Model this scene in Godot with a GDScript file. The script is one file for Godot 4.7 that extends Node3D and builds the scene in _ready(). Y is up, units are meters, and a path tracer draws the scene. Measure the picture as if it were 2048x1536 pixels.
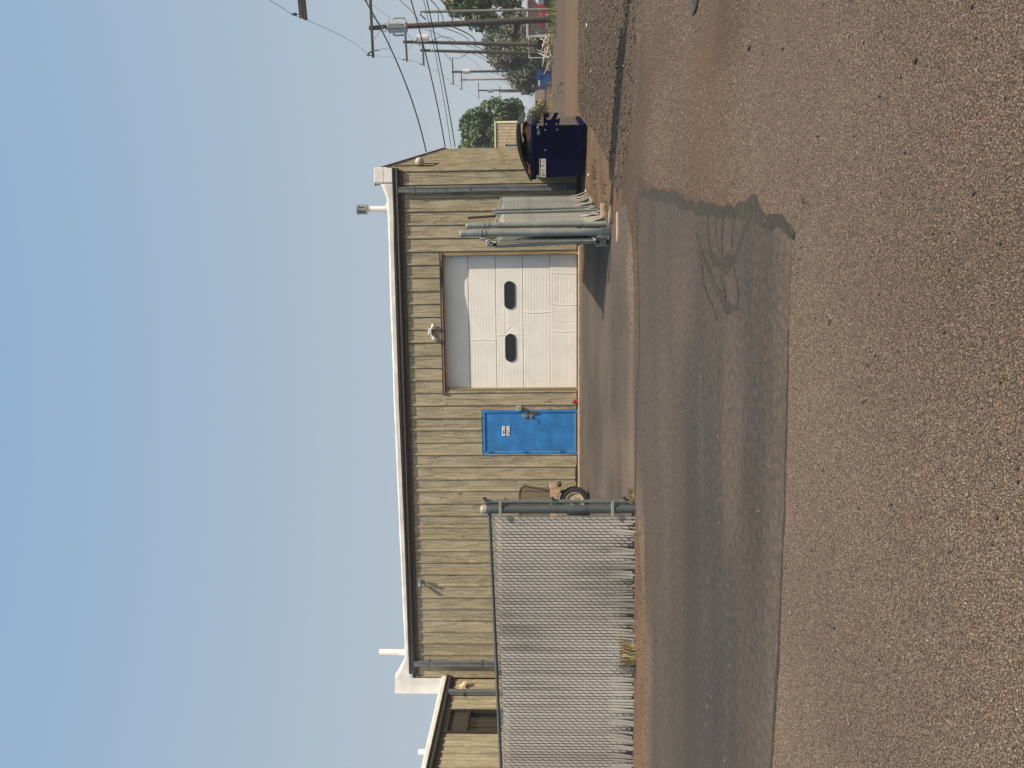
extends Node3D

# ------------------------------------------------------------------ mesh builder
class MB:
	var v := PackedVector3Array()
	var n := PackedVector3Array()
	var uv := PackedVector2Array()
	var c := PackedColorArray()
	var ix := PackedInt32Array()
	var col := Color(1, 1, 1)

	func vert(p: Vector3, nn: Vector3, t := Vector2.ZERO) -> int:
		v.append(p); n.append(nn); uv.append(t); c.append(col)
		return v.size() - 1

	func tri(a: Vector3, b: Vector3, d: Vector3) -> void:   # counter-clockwise seen from outside
		var nn := (b - a).cross(d - a).normalized()
		var i := vert(a, nn, Vector2(a.x + a.z, a.y)); vert(b, nn, Vector2(b.x + b.z, b.y)); vert(d, nn, Vector2(d.x + d.z, d.y))
		ix.append_array([i, i + 2, i + 1])

	func quad(a: Vector3, b: Vector3, d: Vector3, e: Vector3) -> void:
		var nn := (b - a).cross(e - a).normalized()
		if nn == Vector3.ZERO: nn = (d - b).cross(e - b).normalized()
		var ax := nn.abs()
		var i := v.size()
		for p in [a, b, d, e]:
			var t: Vector2 = Vector2(p.z, p.y) if ax.x > ax.y and ax.x > ax.z else (Vector2(p.x, p.z) if ax.y > ax.z else Vector2(p.x, p.y))
			vert(p, nn, t)
		ix.append_array([i, i + 2, i + 1, i, i + 3, i + 2])

	func quv(a: Vector3, b: Vector3, d: Vector3, e: Vector3, t0: Vector2, t1: Vector2) -> void:   # a quad with texture corners
		var nn := (b - a).cross(e - a).normalized()
		var i := vert(a, nn, Vector2(t0.x, t1.y)); vert(b, nn, t1); vert(d, nn, Vector2(t1.x, t0.y)); vert(e, nn, t0)
		ix.append_array([i, i + 2, i + 1, i, i + 3, i + 2])

	# box between two corners with chamfered edges, turned by a transform
	func box(lo: Vector3, hi: Vector3, bev := 0.0, t := Transform3D.IDENTITY) -> void:
		var m := (lo + hi) * 0.5
		var h := (hi - lo) * 0.5
		var bb := minf(bev, minf(h.x, minf(h.y, h.z)) * 0.9)
		var ax := [Vector3(1, 0, 0), Vector3(0, 1, 0), Vector3(0, 0, 1)]
		for k in 3:
			var u: Vector3 = ax[(k + 1) % 3]; var w: Vector3 = ax[(k + 2) % 3]; var o: Vector3 = ax[k]
			var hu := h.dot(u); var hw := h.dot(w); var ho := h.dot(o)
			for s in [1.0, -1.0]:
				var q := []
				for e in [[-1, -1], [1, -1], [1, 1], [-1, 1]]:
					q.append(t * (m + o * (s * ho) + u * (e[0] * (hu - bb)) + w * (e[1] * (hw - bb))))
				if s > 0: quad(q[0], q[1], q[2], q[3])
				else: quad(q[3], q[2], q[1], q[0])
			if bb > 0.0:
				# the four edges that run along axis k
				for su in [1.0, -1.0]:
					for sw in [1.0, -1.0]:
						var p1: Vector3 = m + u * (su * hu) + w * (sw * (hw - bb))
						var p2: Vector3 = m + u * (su * (hu - bb)) + w * (sw * hw)
						var e1: Vector3 = o * (ho - bb)
						if su * sw > 0: quad(t * (p1 - e1), t * (p2 - e1), t * (p2 + e1), t * (p1 + e1))
						else: quad(t * (p2 - e1), t * (p1 - e1), t * (p1 + e1), t * (p2 + e1))
		if bb > 0.0:
			for sx in [1.0, -1.0]:
				for sy in [1.0, -1.0]:
					for sz in [1.0, -1.0]:
						var a := m + Vector3(sx * h.x, sy * (h.y - bb), sz * (h.z - bb))
						var b := m + Vector3(sx * (h.x - bb), sy * h.y, sz * (h.z - bb))
						var d := m + Vector3(sx * (h.x - bb), sy * (h.y - bb), sz * h.z)
						if sx * sy * sz > 0: tri(t * a, t * b, t * d)
						else: tri(t * b, t * a, t * d)

	# a round tube along points; the radius may change from point to point
	func tube(pts: Array, rads: Array, sides := 8, caps := true, twist := 0.0) -> void:
		var m := pts.size()
		var ref := Vector3(0, 1, 0)
		var d0: Vector3 = (pts[1] - pts[0]).normalized()
		if absf(d0.y) > 0.9: ref = Vector3(1, 0, 0)
		var base := v.size()
		var len := 0.0
		for i in m:
			var dir: Vector3 = (pts[mini(i + 1, m - 1)] - pts[maxi(i - 1, 0)]).normalized()
			var s := dir.cross(ref).normalized()
			if s == Vector3.ZERO: s = dir.cross(Vector3(0, 0, 1)).normalized()
			var u := s.cross(dir).normalized()
			ref = u
			if i > 0: len += pts[i].distance_to(pts[i - 1])
			var r: float = rads[mini(i, rads.size() - 1)]
			for k in sides + 1:
				var a := TAU * k / sides + twist
				var o := s * cos(a) + u * sin(a)
				vert(pts[i] + o * r, o, Vector2(float(k) / sides, len))
		for i in m - 1:
			for k in sides:
				var a := base + i * (sides + 1) + k
				var b := a + sides + 1
				ix.append_array([a, a + 1, b, a + 1, b + 1, b])
		if caps:
			for e in 2:
				var i := 0 if e == 0 else m - 1
				var dir: Vector3 = (pts[0] - pts[1]).normalized() if e == 0 else (pts[m - 1] - pts[m - 2]).normalized()
				var cidx := vert(pts[i], dir)
				var ring := []
				for k in sides: ring.append(vert(v[base + i * (sides + 1) + k], dir))
				for k in sides:
					if e == 0: ix.append_array([cidx, ring[(k + 1) % sides], ring[k]])
					else: ix.append_array([cidx, ring[k], ring[(k + 1) % sides]])

	# a disc-like shape turned about the z axis: [radius, z] from the outer edge inwards
	func lathe(at: Vector3, prof: Array, sides: int) -> void:
		var rows := []
		for q in prof:
			var row := []
			for k in sides + 1: row.append(at + Vector3(cos(TAU * k / sides) * q[0], sin(TAU * k / sides) * q[0], q[1]))
			rows.append(row)
		grid(rows)

	func rod(a: Vector3, b: Vector3, r: float, sides := 6, caps := false) -> void:
		tube([a, b], [r], sides, caps)

	func dome(p: Vector3, r: float, sy := 1.0, full := false, sides := 14, rows := 6) -> void:
		var base := v.size()
		var lo := -PI / 2 if full else 0.0
		var rr := rows * 2 if full else rows
		for j in rr + 1:
			var la := lerpf(lo, PI / 2, float(j) / rr)
			for k in sides + 1:
				var a := TAU * k / sides
				var o := Vector3(cos(la) * cos(a), sin(la), cos(la) * sin(a))
				vert(p + Vector3(o.x * r, o.y * r * sy, o.z * r), Vector3(o.x, o.y / sy, o.z).normalized(), Vector2(float(k) / sides, float(j) / rr))
		for j in rr:
			for k in sides:
				var a := base + j * (sides + 1) + k
				var b := a + sides + 1
				ix.append_array([a, a + 1, b, a + 1, b + 1, b])

	# extrude a flat outline (x, y), given counter-clockwise, from z0 to z1
	func prism(poly: PackedVector2Array, z0: float, z1: float, t := Transform3D.IDENTITY) -> void:
		if Geometry2D.is_polygon_clockwise(poly): poly.reverse()
		var tr := Geometry2D.triangulate_polygon(poly)
		for i in range(0, tr.size(), 3):
			var a := poly[tr[i]]; var b := poly[tr[i + 1]]; var d := poly[tr[i + 2]]
			if (b - a).cross(d - a) < 0: var x := b; b = d; d = x
			tri(t * Vector3(a.x, a.y, z1), t * Vector3(b.x, b.y, z1), t * Vector3(d.x, d.y, z1))
			tri(t * Vector3(a.x, a.y, z0), t * Vector3(d.x, d.y, z0), t * Vector3(b.x, b.y, z0))
		for i in poly.size():
			var a := poly[i]; var b := poly[(i + 1) % poly.size()]
			quad(t * Vector3(a.x, a.y, z0), t * Vector3(b.x, b.y, z0), t * Vector3(b.x, b.y, z1), t * Vector3(a.x, a.y, z1))

	# a grid of points, rows of equal length, smooth normals; faces outward where rows run up and columns run right
	func grid(rows: Array, uvs := []) -> void:
		var base := v.size()
		var nr := rows.size(); var nc: int = rows[0].size()
		for j in nr:
			for k in nc:
				var du: Vector3 = rows[j][mini(k + 1, nc - 1)] - rows[j][maxi(k - 1, 0)]
				var dv: Vector3 = rows[mini(j + 1, nr - 1)][k] - rows[maxi(j - 1, 0)][k]
				vert(rows[j][k], du.cross(dv).normalized(), uvs[j][k] if uvs.size() else Vector2(rows[j][k].x, rows[j][k].y))
		for j in nr - 1:
			for k in nc - 1:
				var a := base + j * nc + k
				var b := a + nc
				ix.append_array([a, b, a + 1, a + 1, b, b + 1])

	func mesh(m: Material) -> ArrayMesh:
		var a := []
		a.resize(Mesh.ARRAY_MAX)
		a[Mesh.ARRAY_VERTEX] = v; a[Mesh.ARRAY_NORMAL] = n; a[Mesh.ARRAY_TEX_UV] = uv; a[Mesh.ARRAY_COLOR] = c; a[Mesh.ARRAY_INDEX] = ix
		var am := ArrayMesh.new()
		am.add_surface_from_arrays(Mesh.PRIMITIVE_TRIANGLES, a)
		am.surface_set_material(0, m)
		return am

# ------------------------------------------------------------------ helpers
var rng := RandomNumberGenerator.new()
var M := {}
var nz := FastNoiseLite.new()

func rr(a: float, b: float) -> float: return rng.randf_range(a, b)

func build(mb: MB, called: String, m: Material, parent: Node = self) -> MeshInstance3D:
	var o := MeshInstance3D.new()
	o.name = called; o.mesh = mb.mesh(m)
	parent.add_child(o, true)
	return o

func tag(o: Node, label := "", category := "", group := "", kind := "") -> Node:
	if label: o.set_meta("label", label)
	if category: o.set_meta("category", category)
	if group: o.set_meta("group", group)
	if kind: o.set_meta("kind", kind)
	return o

func base(called: String, where: Vector3, turn := 0.0) -> Node3D:
	var o := Node3D.new()
	o.name = called; add_child(o, true)
	o.position = where; o.rotation.y = turn
	return o

func srgb(r: int, g: int, b: int) -> Color: return Color8(r, g, b)

func mat(color: Color, rough := 0.8, metal := 0.0, tex: Texture2D = null, scale := 1.0, bump: Texture2D = null, depth := 0.0) -> StandardMaterial3D:
	var m := StandardMaterial3D.new()
	m.albedo_color = color; m.roughness = rough; m.metallic = metal
	if tex or bump:
		m.uv1_triplanar = true; m.uv1_scale = Vector3.ONE * scale
		if tex: m.albedo_texture = tex
		if bump:
			m.heightmap_enabled = true; m.heightmap_texture = bump; m.heightmap_scale = depth
	return m

# heights of the ground: x to the right, d metres ahead of the photographer
const PROFILE := [[-300.0, -1.0], [-24.0, -1.0], [0.0, 0.0], [15.5, 0.651], [20.0, 0.66], [35.0, 0.53], [50.0, 0.42], [80.0, 0.85], [116.0, 1.5], [200.0, 1.3], [700.0, -3.0]]
func G(d: float) -> float:
	for i in PROFILE.size() - 1:
		if d <= PROFILE[i + 1][0]:
			return lerpf(PROFILE[i][1], PROFILE[i + 1][1], clampf((d - PROFILE[i][0]) / (PROFILE[i + 1][0] - PROFILE[i][0]), 0, 1))
	return -3.0
func gp(x: float, d: float, up := 0.0) -> Vector3: return Vector3(x, G(d) + up, -d)

# ------------------------------------------------------------------ computed textures
func tex(im: Image) -> ImageTexture:
	im.generate_mipmaps()
	return ImageTexture.create_from_image(im)

# stones of several tones pressed into a binder; returns [colour, height], both tile
func stones(n: int, count: int, r0: float, r1: float, binder: Color, tones: Array, seed_: int, contrast := 1.0) -> Array:
	var g := RandomNumberGenerator.new(); g.seed = seed_
	var nn := FastNoiseLite.new(); nn.seed = seed_; nn.frequency = 0.02; nn.fractal_octaves = 4
	var mot := nn.get_seamless_image(n, n).get_data()
	var rgb := PackedByteArray(); rgb.resize(n * n * 3)
	var hh := PackedByteArray(); hh.resize(n * n)
	for i in n * n:
		var k := 0.75 + 0.5 * mot[i] / 255.0 + g.randf_range(-0.12, 0.12)
		rgb[i * 3] = clampi(int(binder.r8 * k), 0, 255); rgb[i * 3 + 1] = clampi(int(binder.g8 * k), 0, 255); rgb[i * 3 + 2] = clampi(int(binder.b8 * k), 0, 255)
		hh[i] = clampi(int(20 + 30 * (mot[i] / 255.0) + g.randi_range(-10, 10)), 0, 255)
	for s in count:
		var cx := g.randi_range(0, n - 1); var cy := g.randi_range(0, n - 1)
		var r := lerpf(r0, r1, pow(g.randf(), 2.0))
		var e := g.randf_range(0.65, 1.0); var a := g.randf() * PI
		var ca := cos(a); var sa := sin(a)
		var t: Color = tones[g.randi() % tones.size()]
		var k := g.randf_range(1.0 - 0.22 * contrast, 1.0 + 0.2 * contrast)
		var top := g.randf_range(120, 250)
		var R := int(ceil(r))
		for dy in range(-R, R + 1):
			for dx in range(-R, R + 1):
				var px := (dx * ca + dy * sa) / r; var py := (dy * ca - dx * sa) / (r * e)
				var q := px * px + py * py
				if q > 1.0: continue
				var h := int(top * (1.0 - q * q * 0.8))
				var id := ((cy + dy + n) % n) * n + (cx + dx + n) % n
				if h < hh[id]: continue
				hh[id] = h
				var kk := k * (1.0 - 0.25 * q)
				rgb[id * 3] = clampi(int(t.r8 * kk), 0, 255); rgb[id * 3 + 1] = clampi(int(t.g8 * kk), 0, 255); rgb[id * 3 + 2] = clampi(int(t.b8 * kk), 0, 255)
	return [tex(Image.create_from_data(n, n, false, Image.FORMAT_RGB8, rgb)), tex(Image.create_from_data(n, n, false, Image.FORMAT_L8, hh))]

func mottle(n: int, freq: float, lo: float, hi: float, seed_: int, grit := 0.05) -> ImageTexture:
	var nn := FastNoiseLite.new(); nn.seed = seed_; nn.frequency = freq; nn.fractal_octaves = 5
	var g := RandomNumberGenerator.new(); g.seed = seed_
	var d := nn.get_seamless_image(n, n).get_data()
	for i in d.size(): d[i] = clampi(int(255.0 * (lerpf(lo, hi, d[i] / 255.0) + g.randf_range(-grit, grit))), 0, 255)
	return tex(Image.create_from_data(n, n, false, Image.FORMAT_L8, d))

# painted, weathered planks: grain along v, knots, cracks, flaked paint. 2.2 m x 4.4 m
func wood() -> Array:
	var w := 512; var h := 1024
	var rgb := PackedByteArray(); rgb.resize(w * h * 3)
	var hh := PackedByteArray(); hh.resize(w * h)
	var g := RandomNumberGenerator.new(); g.seed = 5
	var a := FastNoiseLite.new(); a.seed = 11; a.frequency = 0.02; a.fractal_octaves = 4
	var b := FastNoiseLite.new(); b.seed = 12; b.frequency = 0.012; b.fractal_octaves = 3
	var c := FastNoiseLite.new(); c.seed = 13; c.frequency = 0.05; c.fractal_octaves = 3
	var knots := []
	for i in 46: knots.append([g.randf() * w, g.randf() * h, g.randf_range(1.2, 3.4)])
	var cell := {}
	for k in knots:
		for oy in range(-40, 41, 8): cell[int((k[1] + oy) / 8)] = cell.get(int((k[1] + oy) / 8), []) + [k]
	for y in h:
		var near: Array = cell.get(y / 8, [])
		for x in w:
			var sx := float(x)
			var dark := 0.0
			for k in near:
				var dx: float = x - k[0]; var dy: float = y - k[1]
				sx += signf(dx) * 7.0 * exp(-(dx * dx / 60.0 + dy * dy / 500.0))
				dark = maxf(dark, 1.0 - (dx * dx + dy * dy * 0.6) / (k[2] * k[2]))
			var gr := a.get_noise_2d(sx * 6.0, y * 0.16)
			var pt := b.get_noise_2d(x * 1.0, y * 0.35)
			var fl := c.get_noise_2d(sx * 2.4, y * 0.12)
			var k := 0.98 + 0.055 * gr + 0.10 * pt
			var col := Vector3(0.98, 0.955, 0.90)
			if fl > 0.17:                                   # bare grey wood where paint has gone
				var f := clampf((fl - 0.17) * 6.0, 0, 1)
				col = col.lerp(Vector3(0.90, 0.86, 0.79), f); k -= 0.05 * f
			if absf(fl - 0.17) < 0.008: k *= 0.72           # the lifted edge of the paint
			if fl < -0.30: k *= 1.06
			if gr < -0.42: k *= 0.72                        # open grain cracks
			if dark > 0: k *= lerpf(1.0, 0.35, clampf(dark * 1.6, 0, 1))
			k += g.randf_range(-0.025, 0.025)
			var id := y * w + x
			rgb[id * 3] = clampi(int(col.x * k * 235), 0, 255); rgb[id * 3 + 1] = clampi(int(col.y * k * 235), 0, 255); rgb[id * 3 + 2] = clampi(int(col.z * k * 235), 0, 255)
			hh[id] = clampi(int(128 + 90 * gr - (60 if fl > 0.17 else 0) - 70 * maxf(dark, 0)), 0, 255)
	# long wandering splits, dark with a pale lifted edge, and nail heads
	for i in 34:
		var x0 := g.randf() * w; var y0 := g.randi() % h; var n := g.randi_range(120, 620)
		for k in n:
			if c.get_noise_2d(i * 90.0, k * 1.3) > 0.22: continue
			var x := x0 + 7.0 * b.get_noise_2d(i * 500.0, k * 2.2) + 2.0 * c.get_noise_2d(k * 1.2, i * 70.0)
			for e in [[0, 0.50], [1, 0.80 if i % 2 else 1.10], [-1, 0.92]]:
				var id: int = ((y0 + k) % h) * w + posmod(int(x) + e[0], w)
				for ch in 3: rgb[id * 3 + ch] = clampi(int(rgb[id * 3 + ch] * e[1]), 0, 255)
	for i in 90:
		var id := (g.randi() % h) * w + g.randi() % w
		for ch in 3: rgb[id * 3 + ch] = 92 - 12 * ch
	return [tex(Image.create_from_data(w, h, false, Image.FORMAT_RGB8, rgb)), tex(Image.create_from_data(w, h, false, Image.FORMAT_L8, hh))]

func vc(m: StandardMaterial3D) -> StandardMaterial3D:
	m.vertex_color_use_as_albedo = true
	return m

func uvmat(color: Color, rough: float, t: Array, depth: float) -> StandardMaterial3D:
	var m := mat(color, rough)
	m.albedo_texture = t[0]
	m.heightmap_enabled = true; m.heightmap_texture = t[1]; m.heightmap_scale = depth
	return m

# ------------------------------------------------------------------ the ground
const SMOOTH := [[0.82, 4.08], [0.92, 4.15], [0.91, 4.30], [1.0, 4.51], [1.14, 4.66], [1.15, 4.83], [1.15, 5.09], [1.30, 5.44], [1.31, 5.70], [1.46, 6.14], [1.55, 6.48], [1.74, 6.95], [1.97, 7.76], [2.36, 8.75], [1.69, 8.6], [0.85, 8.48], [-0.21, 8.93], [-1.46, 9.02], [-2.41, 8.6], [-4.37, 8.35], [-9.0, 8.3], [-9.0, 5.3], [-2.34, 4.47], [-1.74, 4.37], [-1.27, 4.28], [-0.79, 4.22], [-0.39, 4.18], [0.18, 4.14]]
const APRON := [[-1.56, 9.1], [-0.21, 9.02], [0.8, 9.0], [1.75, 9.15], [2.35, 9.55], [2.42, 10.2], [2.32, 10.7], [2.6, 11.4], [3.3, 13.2], [3.75, 15.05], [-6.6, 16.5], [-5.5, 9.5]]

func poly(a: Array) -> PackedVector2Array:
	var p := PackedVector2Array()
	for q in a: p.append(Vector2(q[0], q[1]))
	return p

# an outline with small irregular steps along it
func ragged(a: PackedVector2Array, step: float, amp: float) -> PackedVector2Array:
	var p := PackedVector2Array()
	for i in a.size():
		var s := a[i]; var e := a[(i + 1) % a.size()]
		var k := maxi(1, int(s.distance_to(e) / step))
		var side := (e - s).normalized().orthogonal()
		for j in k:
			var q := s.lerp(e, float(j) / k)
			p.append(q + side * amp * (nz.get_noise_2d(q.x * 260.0, q.y * 260.0) + 0.6 * nz.get_noise_2d(q.x * 900.0, q.y * 900.0)))
	return p

# a thin sheet that follows the ground, cut into cells so that it keeps its shape and its tones
func sheet(called: String, out: PackedVector2Array, lift: float, cx: float, cd: float, tone: Callable, m: Material, tile: float, parent: Node = self) -> MeshInstance3D:
	var mb := MB.new()
	var r := Rect2(out[0], Vector2.ZERO)
	for p in out: r = r.expand(p)
	var nx := int(ceil(r.size.x / cx)); var nd := int(ceil(r.size.y / cd))
	var ids := {}
	var put := func(p: Vector2) -> int:
		var key := Vector2i(roundi(p.x * 2000.0), roundi(p.y * 2000.0))
		if not ids.has(key):
			mb.col = tone.call(p.x, p.y)
			ids[key] = mb.vert(gp(p.x, p.y, lift), Vector3(0, 1, 0.04).normalized(), Vector2(p.x, p.y) / tile)
		return ids[key]
	for j in nd:
		var d0 := r.position.y + j * cd
		for i in nx:
			var x0 := r.position.x + i * cx
			var q := PackedVector2Array([Vector2(x0, d0), Vector2(x0 + cx, d0), Vector2(x0 + cx, d0 + cd), Vector2(x0, d0 + cd)])
			for piece in Geometry2D.intersect_polygons(q, out):
				var t := Geometry2D.triangulate_polygon(piece)
				for k in range(0, t.size(), 3):
					var a := piece[t[k]]; var b := piece[t[k + 1]]; var e := piece[t[k + 2]]
					var area := (b - a).cross(e - a)
					if absf(area) < 1e-8: continue
					if area < 0: mb.ix.append_array([put.call(a), put.call(b), put.call(e)])
					else: mb.ix.append_array([put.call(a), put.call(e), put.call(b)])
	var turn := 0.0
	for i in out.size(): turn += out[i].cross(out[(i + 1) % out.size()])
	if turn < 0: out.reverse()
	for i in out.size():
		var a := out[i]; var b := out[(i + 1) % out.size()]
		mb.col = tone.call(a.x, a.y)
		var id := mb.vert(gp(a.x, a.y, lift), Vector3(0, 1, 0.04), a / tile); mb.vert(gp(b.x, b.y, lift), Vector3(0, 1, 0.04), b / tile)
		mb.vert(gp(b.x, b.y, -0.01), Vector3(0, 1, 0.04), b / tile); mb.vert(gp(a.x, a.y, -0.01), Vector3(0, 1, 0.04), a / tile)
		mb.ix.append_array([id, id + 1, id + 2, id, id + 2, id + 3])
	return build(mb, called, m, parent)

# a brushed ribbon laid straight on the ground
func ribbon(called: String, pts: Array, lift: float, m: Material, parent: Node = self) -> MeshInstance3D:
	var o := stroke(pts)
	var mb := MB.new(); var n := o.size() / 2
	for i in n:
		var a := o[i]; var b := o[o.size() - 1 - i]
		var c := (a + b) * 0.5
		for q in [[a, -0.004], [a.lerp(c, 0.25), lift], [b.lerp(c, 0.25), lift], [b, -0.004]]:
			mb.col = sealant_tone(q[0].x, q[0].y)
			mb.vert(gp(q[0].x, q[0].y, q[1]), Vector3(0, 1, 0.04).normalized(), q[0] / 1.5)
	for i in n - 1:
		for k in 3:
			var a := i * 4 + k
			mb.ix.append_array([a, a + 1, a + 4, a + 1, a + 5, a + 4])
	return build(mb, called, m, parent)

func blob(x: float, d: float, cx: float, cd: float, rx: float, rd: float, edge := 0.35) -> float:
	var q := sqrt(pow((x - cx) / rx, 2) + pow((d - cd) / rd, 2)) + 0.45 * nz.get_noise_2d(x * 60.0, d * 60.0) + 0.25 * nz.get_noise_2d(x * 260.0, d * 260.0)
	return 1.0 - smoothstep(1.0 - edge, 1.0 + edge, q)

const TAN := Color(0.188, 0.146, 0.110)
const CHIP := Color(0.154, 0.124, 0.102)
const GRAVEL := Color(0.100, 0.080, 0.062)
const ALLEY := Color(0.135, 0.113, 0.096)
var gravel_area: PackedVector2Array

func lit(c: Color, k: float) -> Color: return Color(c.r * k, c.g * k, c.b * k)
const TEXMEAN := 0.52      # mean of the ground textures, which the vertex tones make up for
func over(c: Color) -> Color: return Color(minf(c.r / TEXMEAN, 1), minf(c.g / TEXMEAN, 1), minf(c.b / TEXMEAN, 1))

func ground_tone(x: float, d: float) -> Color:
	var c := CHIP
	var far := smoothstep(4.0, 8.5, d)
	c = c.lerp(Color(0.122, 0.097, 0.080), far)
	c = c.lerp(Color(0.165, 0.125, 0.095), 0.55 * blob(x, d, 2.2, 6.0, 0.6, 0.8) + 0.4 * blob(x, d, 2.6, 7.4, 0.9, 0.5))
	c = c.lerp(Color(0.090, 0.070, 0.055), 0.5 * blob(x, d, 2.6, 5.0, 0.35, 0.5))
	if d > 15.4 and x > 3.0:
		c = TAN.lerp(ALLEY, 0.3).lerp(ALLEY, smoothstep(21.0, 27.0, d + 2.0 * nz.get_noise_2d(x * 10.0, d * 6.0)))
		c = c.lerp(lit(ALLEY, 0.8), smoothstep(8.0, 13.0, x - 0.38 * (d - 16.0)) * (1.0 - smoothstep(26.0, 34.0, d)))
		c = c.lerp(TAN, 0.5 * smoothstep(44.0, 58.0, d))
		c = c.lerp(Color(0.16, 0.13, 0.08), smoothstep(3.6, 4.6, x - 0.368 * (d - 35.0) - 14.0 + 0.8 * nz.get_noise_2d(d * 30.0, x * 30.0)) * smoothstep(24.0, 30.0, d))
	elif d > 12.0 and x > 2.0 or (x > 2.3 and d > 9.9):
		c = Color(0.205, 0.158, 0.115).lerp(Color(0.135, 0.108, 0.078), clampf(0.5 + 1.4 * nz.get_noise_2d(x * 90.0, d * 90.0), 0, 1))
	elif d > 8.2 and x > 1.6:
		c = Color(0.085, 0.068, 0.052).lerp(Color(0.12, 0.094, 0.072), clampf(0.4 + nz.get_noise_2d(x * 70.0, d * 120.0), 0, 1))
	if x < -1.4 and d > 8.2:
		c = lit(TAN, 1.1).lerp(Color(0.15, 0.118, 0.088), clampf(0.3 + nz.get_noise_2d(x * 80.0, d * 150.0), 0, 1))
	var k := 1.0 + 0.16 * nz.get_noise_2d(x * 45.0, d * 45.0) + 0.14 * nz.get_noise_2d(x * 9.0 + 70.0, d * 9.0)
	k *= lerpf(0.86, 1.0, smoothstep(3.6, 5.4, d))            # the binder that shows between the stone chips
	return over(lit(c, k))

func smooth_tone(x: float, d: float) -> Color:
	var c := Color(0.058, 0.051, 0.047)
	var s := nz.get_noise_2d(x * 7.0, d * 95.0) + 0.6 * nz.get_noise_2d(x * 16.0 + 400.0, d * 260.0)
	s += 0.5 * nz.get_noise_2d(x * 5.0 + 90.0, (d + 0.12 * x) * 34.0)
	c = lit(c, 1.0 + 0.42 * s).lerp(Color(0.088, 0.071, 0.058), clampf(0.25 + 1.2 * nz.get_noise_2d(x * 6.0 + 40.0, d * 40.0), 0, 1))
	c = c.lerp(Color(0.110, 0.090, 0.074), clampf(0.75 * smoothstep(5.7, 4.2, d + 0.5 * nz.get_noise_2d(x * 20.0, d * 40.0)), 0, 1) * smoothstep(0.3, -0.2, nz.get_noise_2d(x * 10.0 + 30.0, d * 60.0)))
	c = c.lerp(Color(0.115, 0.090, 0.072), 0.7 * blob(x, d, -0.2, 5.2, 0.9, 0.22) + 0.55 * blob(x, d, 0.7, 6.6, 0.5, 0.5) + 0.5 * blob(x, d, -0.9, 7.3, 1.3, 0.25))
	c = c.lerp(Color(0.045, 0.042, 0.044), 0.5 * blob(x, d, -0.3, 4.75, 1.2, 0.16) + 0.5 * blob(x, d, -2.4, 6.2, 1.8, 0.3) + 0.45 * blob(x, d, 0.8, 4.9, 0.25, 0.3))
	c = c.lerp(TAN, 0.8 * smoothstep(0.16, 0.0, 8.62 - d + 0.12 * nz.get_noise_2d(x * 70.0, d * 70.0)) * smoothstep(-0.8, -1.8, x))
	c = c.lerp(TAN, 0.7 * smoothstep(8.05, 8.45, d + 0.25 * nz.get_noise_2d(x * 50.0, d * 50.0)) * smoothstep(-2.2, -3.2, x))
	return over(lit(c, 1.0 + 0.12 * nz.get_noise_2d(x * 120.0, d * 120.0)))

func apron_tone(x: float, d: float) -> Color:
	var c := Color(0.098, 0.082, 0.067)
	c = lit(c, 1.0 + 0.40 * nz.get_noise_2d(x * 18.0, d * 60.0) + 0.30 * nz.get_noise_2d(x * 90.0, d * 90.0))
	c = c.lerp(TAN, 0.95 * blob(x, d, 1.25, 9.22, 0.75, 0.24) + 0.6 * blob(x, d, -0.5, 9.3, 0.9, 0.2) + 0.5 * blob(x, d, -1.2, 9.6, 0.5, 0.6))
	c = c.lerp(Color(0.055, 0.048, 0.042), 0.55 * blob(x, d, -0.6, 13.0, 0.9, 1.2) + 0.4 * blob(x, d, 1.2, 14.5, 1.5, 0.6))
	c = c.lerp(Color(0.15, 0.115, 0.085), 0.5 * blob(x, d, 2.0, 10.3, 0.5, 0.5) + 0.4 * blob(x, d, -1.0, 11.2, 0.4, 1.0))
	return over(c)

func sealant_tone(x: float, d: float) -> Color:
	return over(lit(Color(0.046, 0.042, 0.035), 1.0 + 0.3 * nz.get_noise_2d(x * 200.0, d * 200.0)))

# a stroke of sealant: a ribbon of changing width along ground points [x, d, half width]
func stroke(pts: Array) -> PackedVector2Array:
	var a := PackedVector2Array(); var b := PackedVector2Array()
	var q := []
	for i in pts.size() - 1:
		for j in 6:
			var t := j / 6.0
			q.append([lerpf(pts[i][0], pts[i + 1][0], t), lerpf(pts[i][1], pts[i + 1][1], t), lerpf(pts[i][2], pts[i + 1][2], t)])
	q.append(pts[-1])
	for i in q.size():
		var p := Vector2(q[i][0], q[i][1])
		var e: Array = q[mini(i + 1, q.size() - 1)]; var s: Array = q[maxi(i - 1, 0)]
		var side := Vector2(e[0] - s[0], e[1] - s[1]).normalized().orthogonal()
		var w1: float = q[i][2] * 0.8 * (1.0 + 0.7 * nz.get_noise_2d(p.x * 300.0, p.y * 300.0))
		var w2: float = q[i][2] * 0.8 * (1.0 + 0.7 * nz.get_noise_2d(p.x * 300.0 + 90.0, p.y * 300.0))
		a.append(p + side * w1); b.append(p - side * w2)
	b.reverse(); a.append_array(b)
	return a

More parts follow.
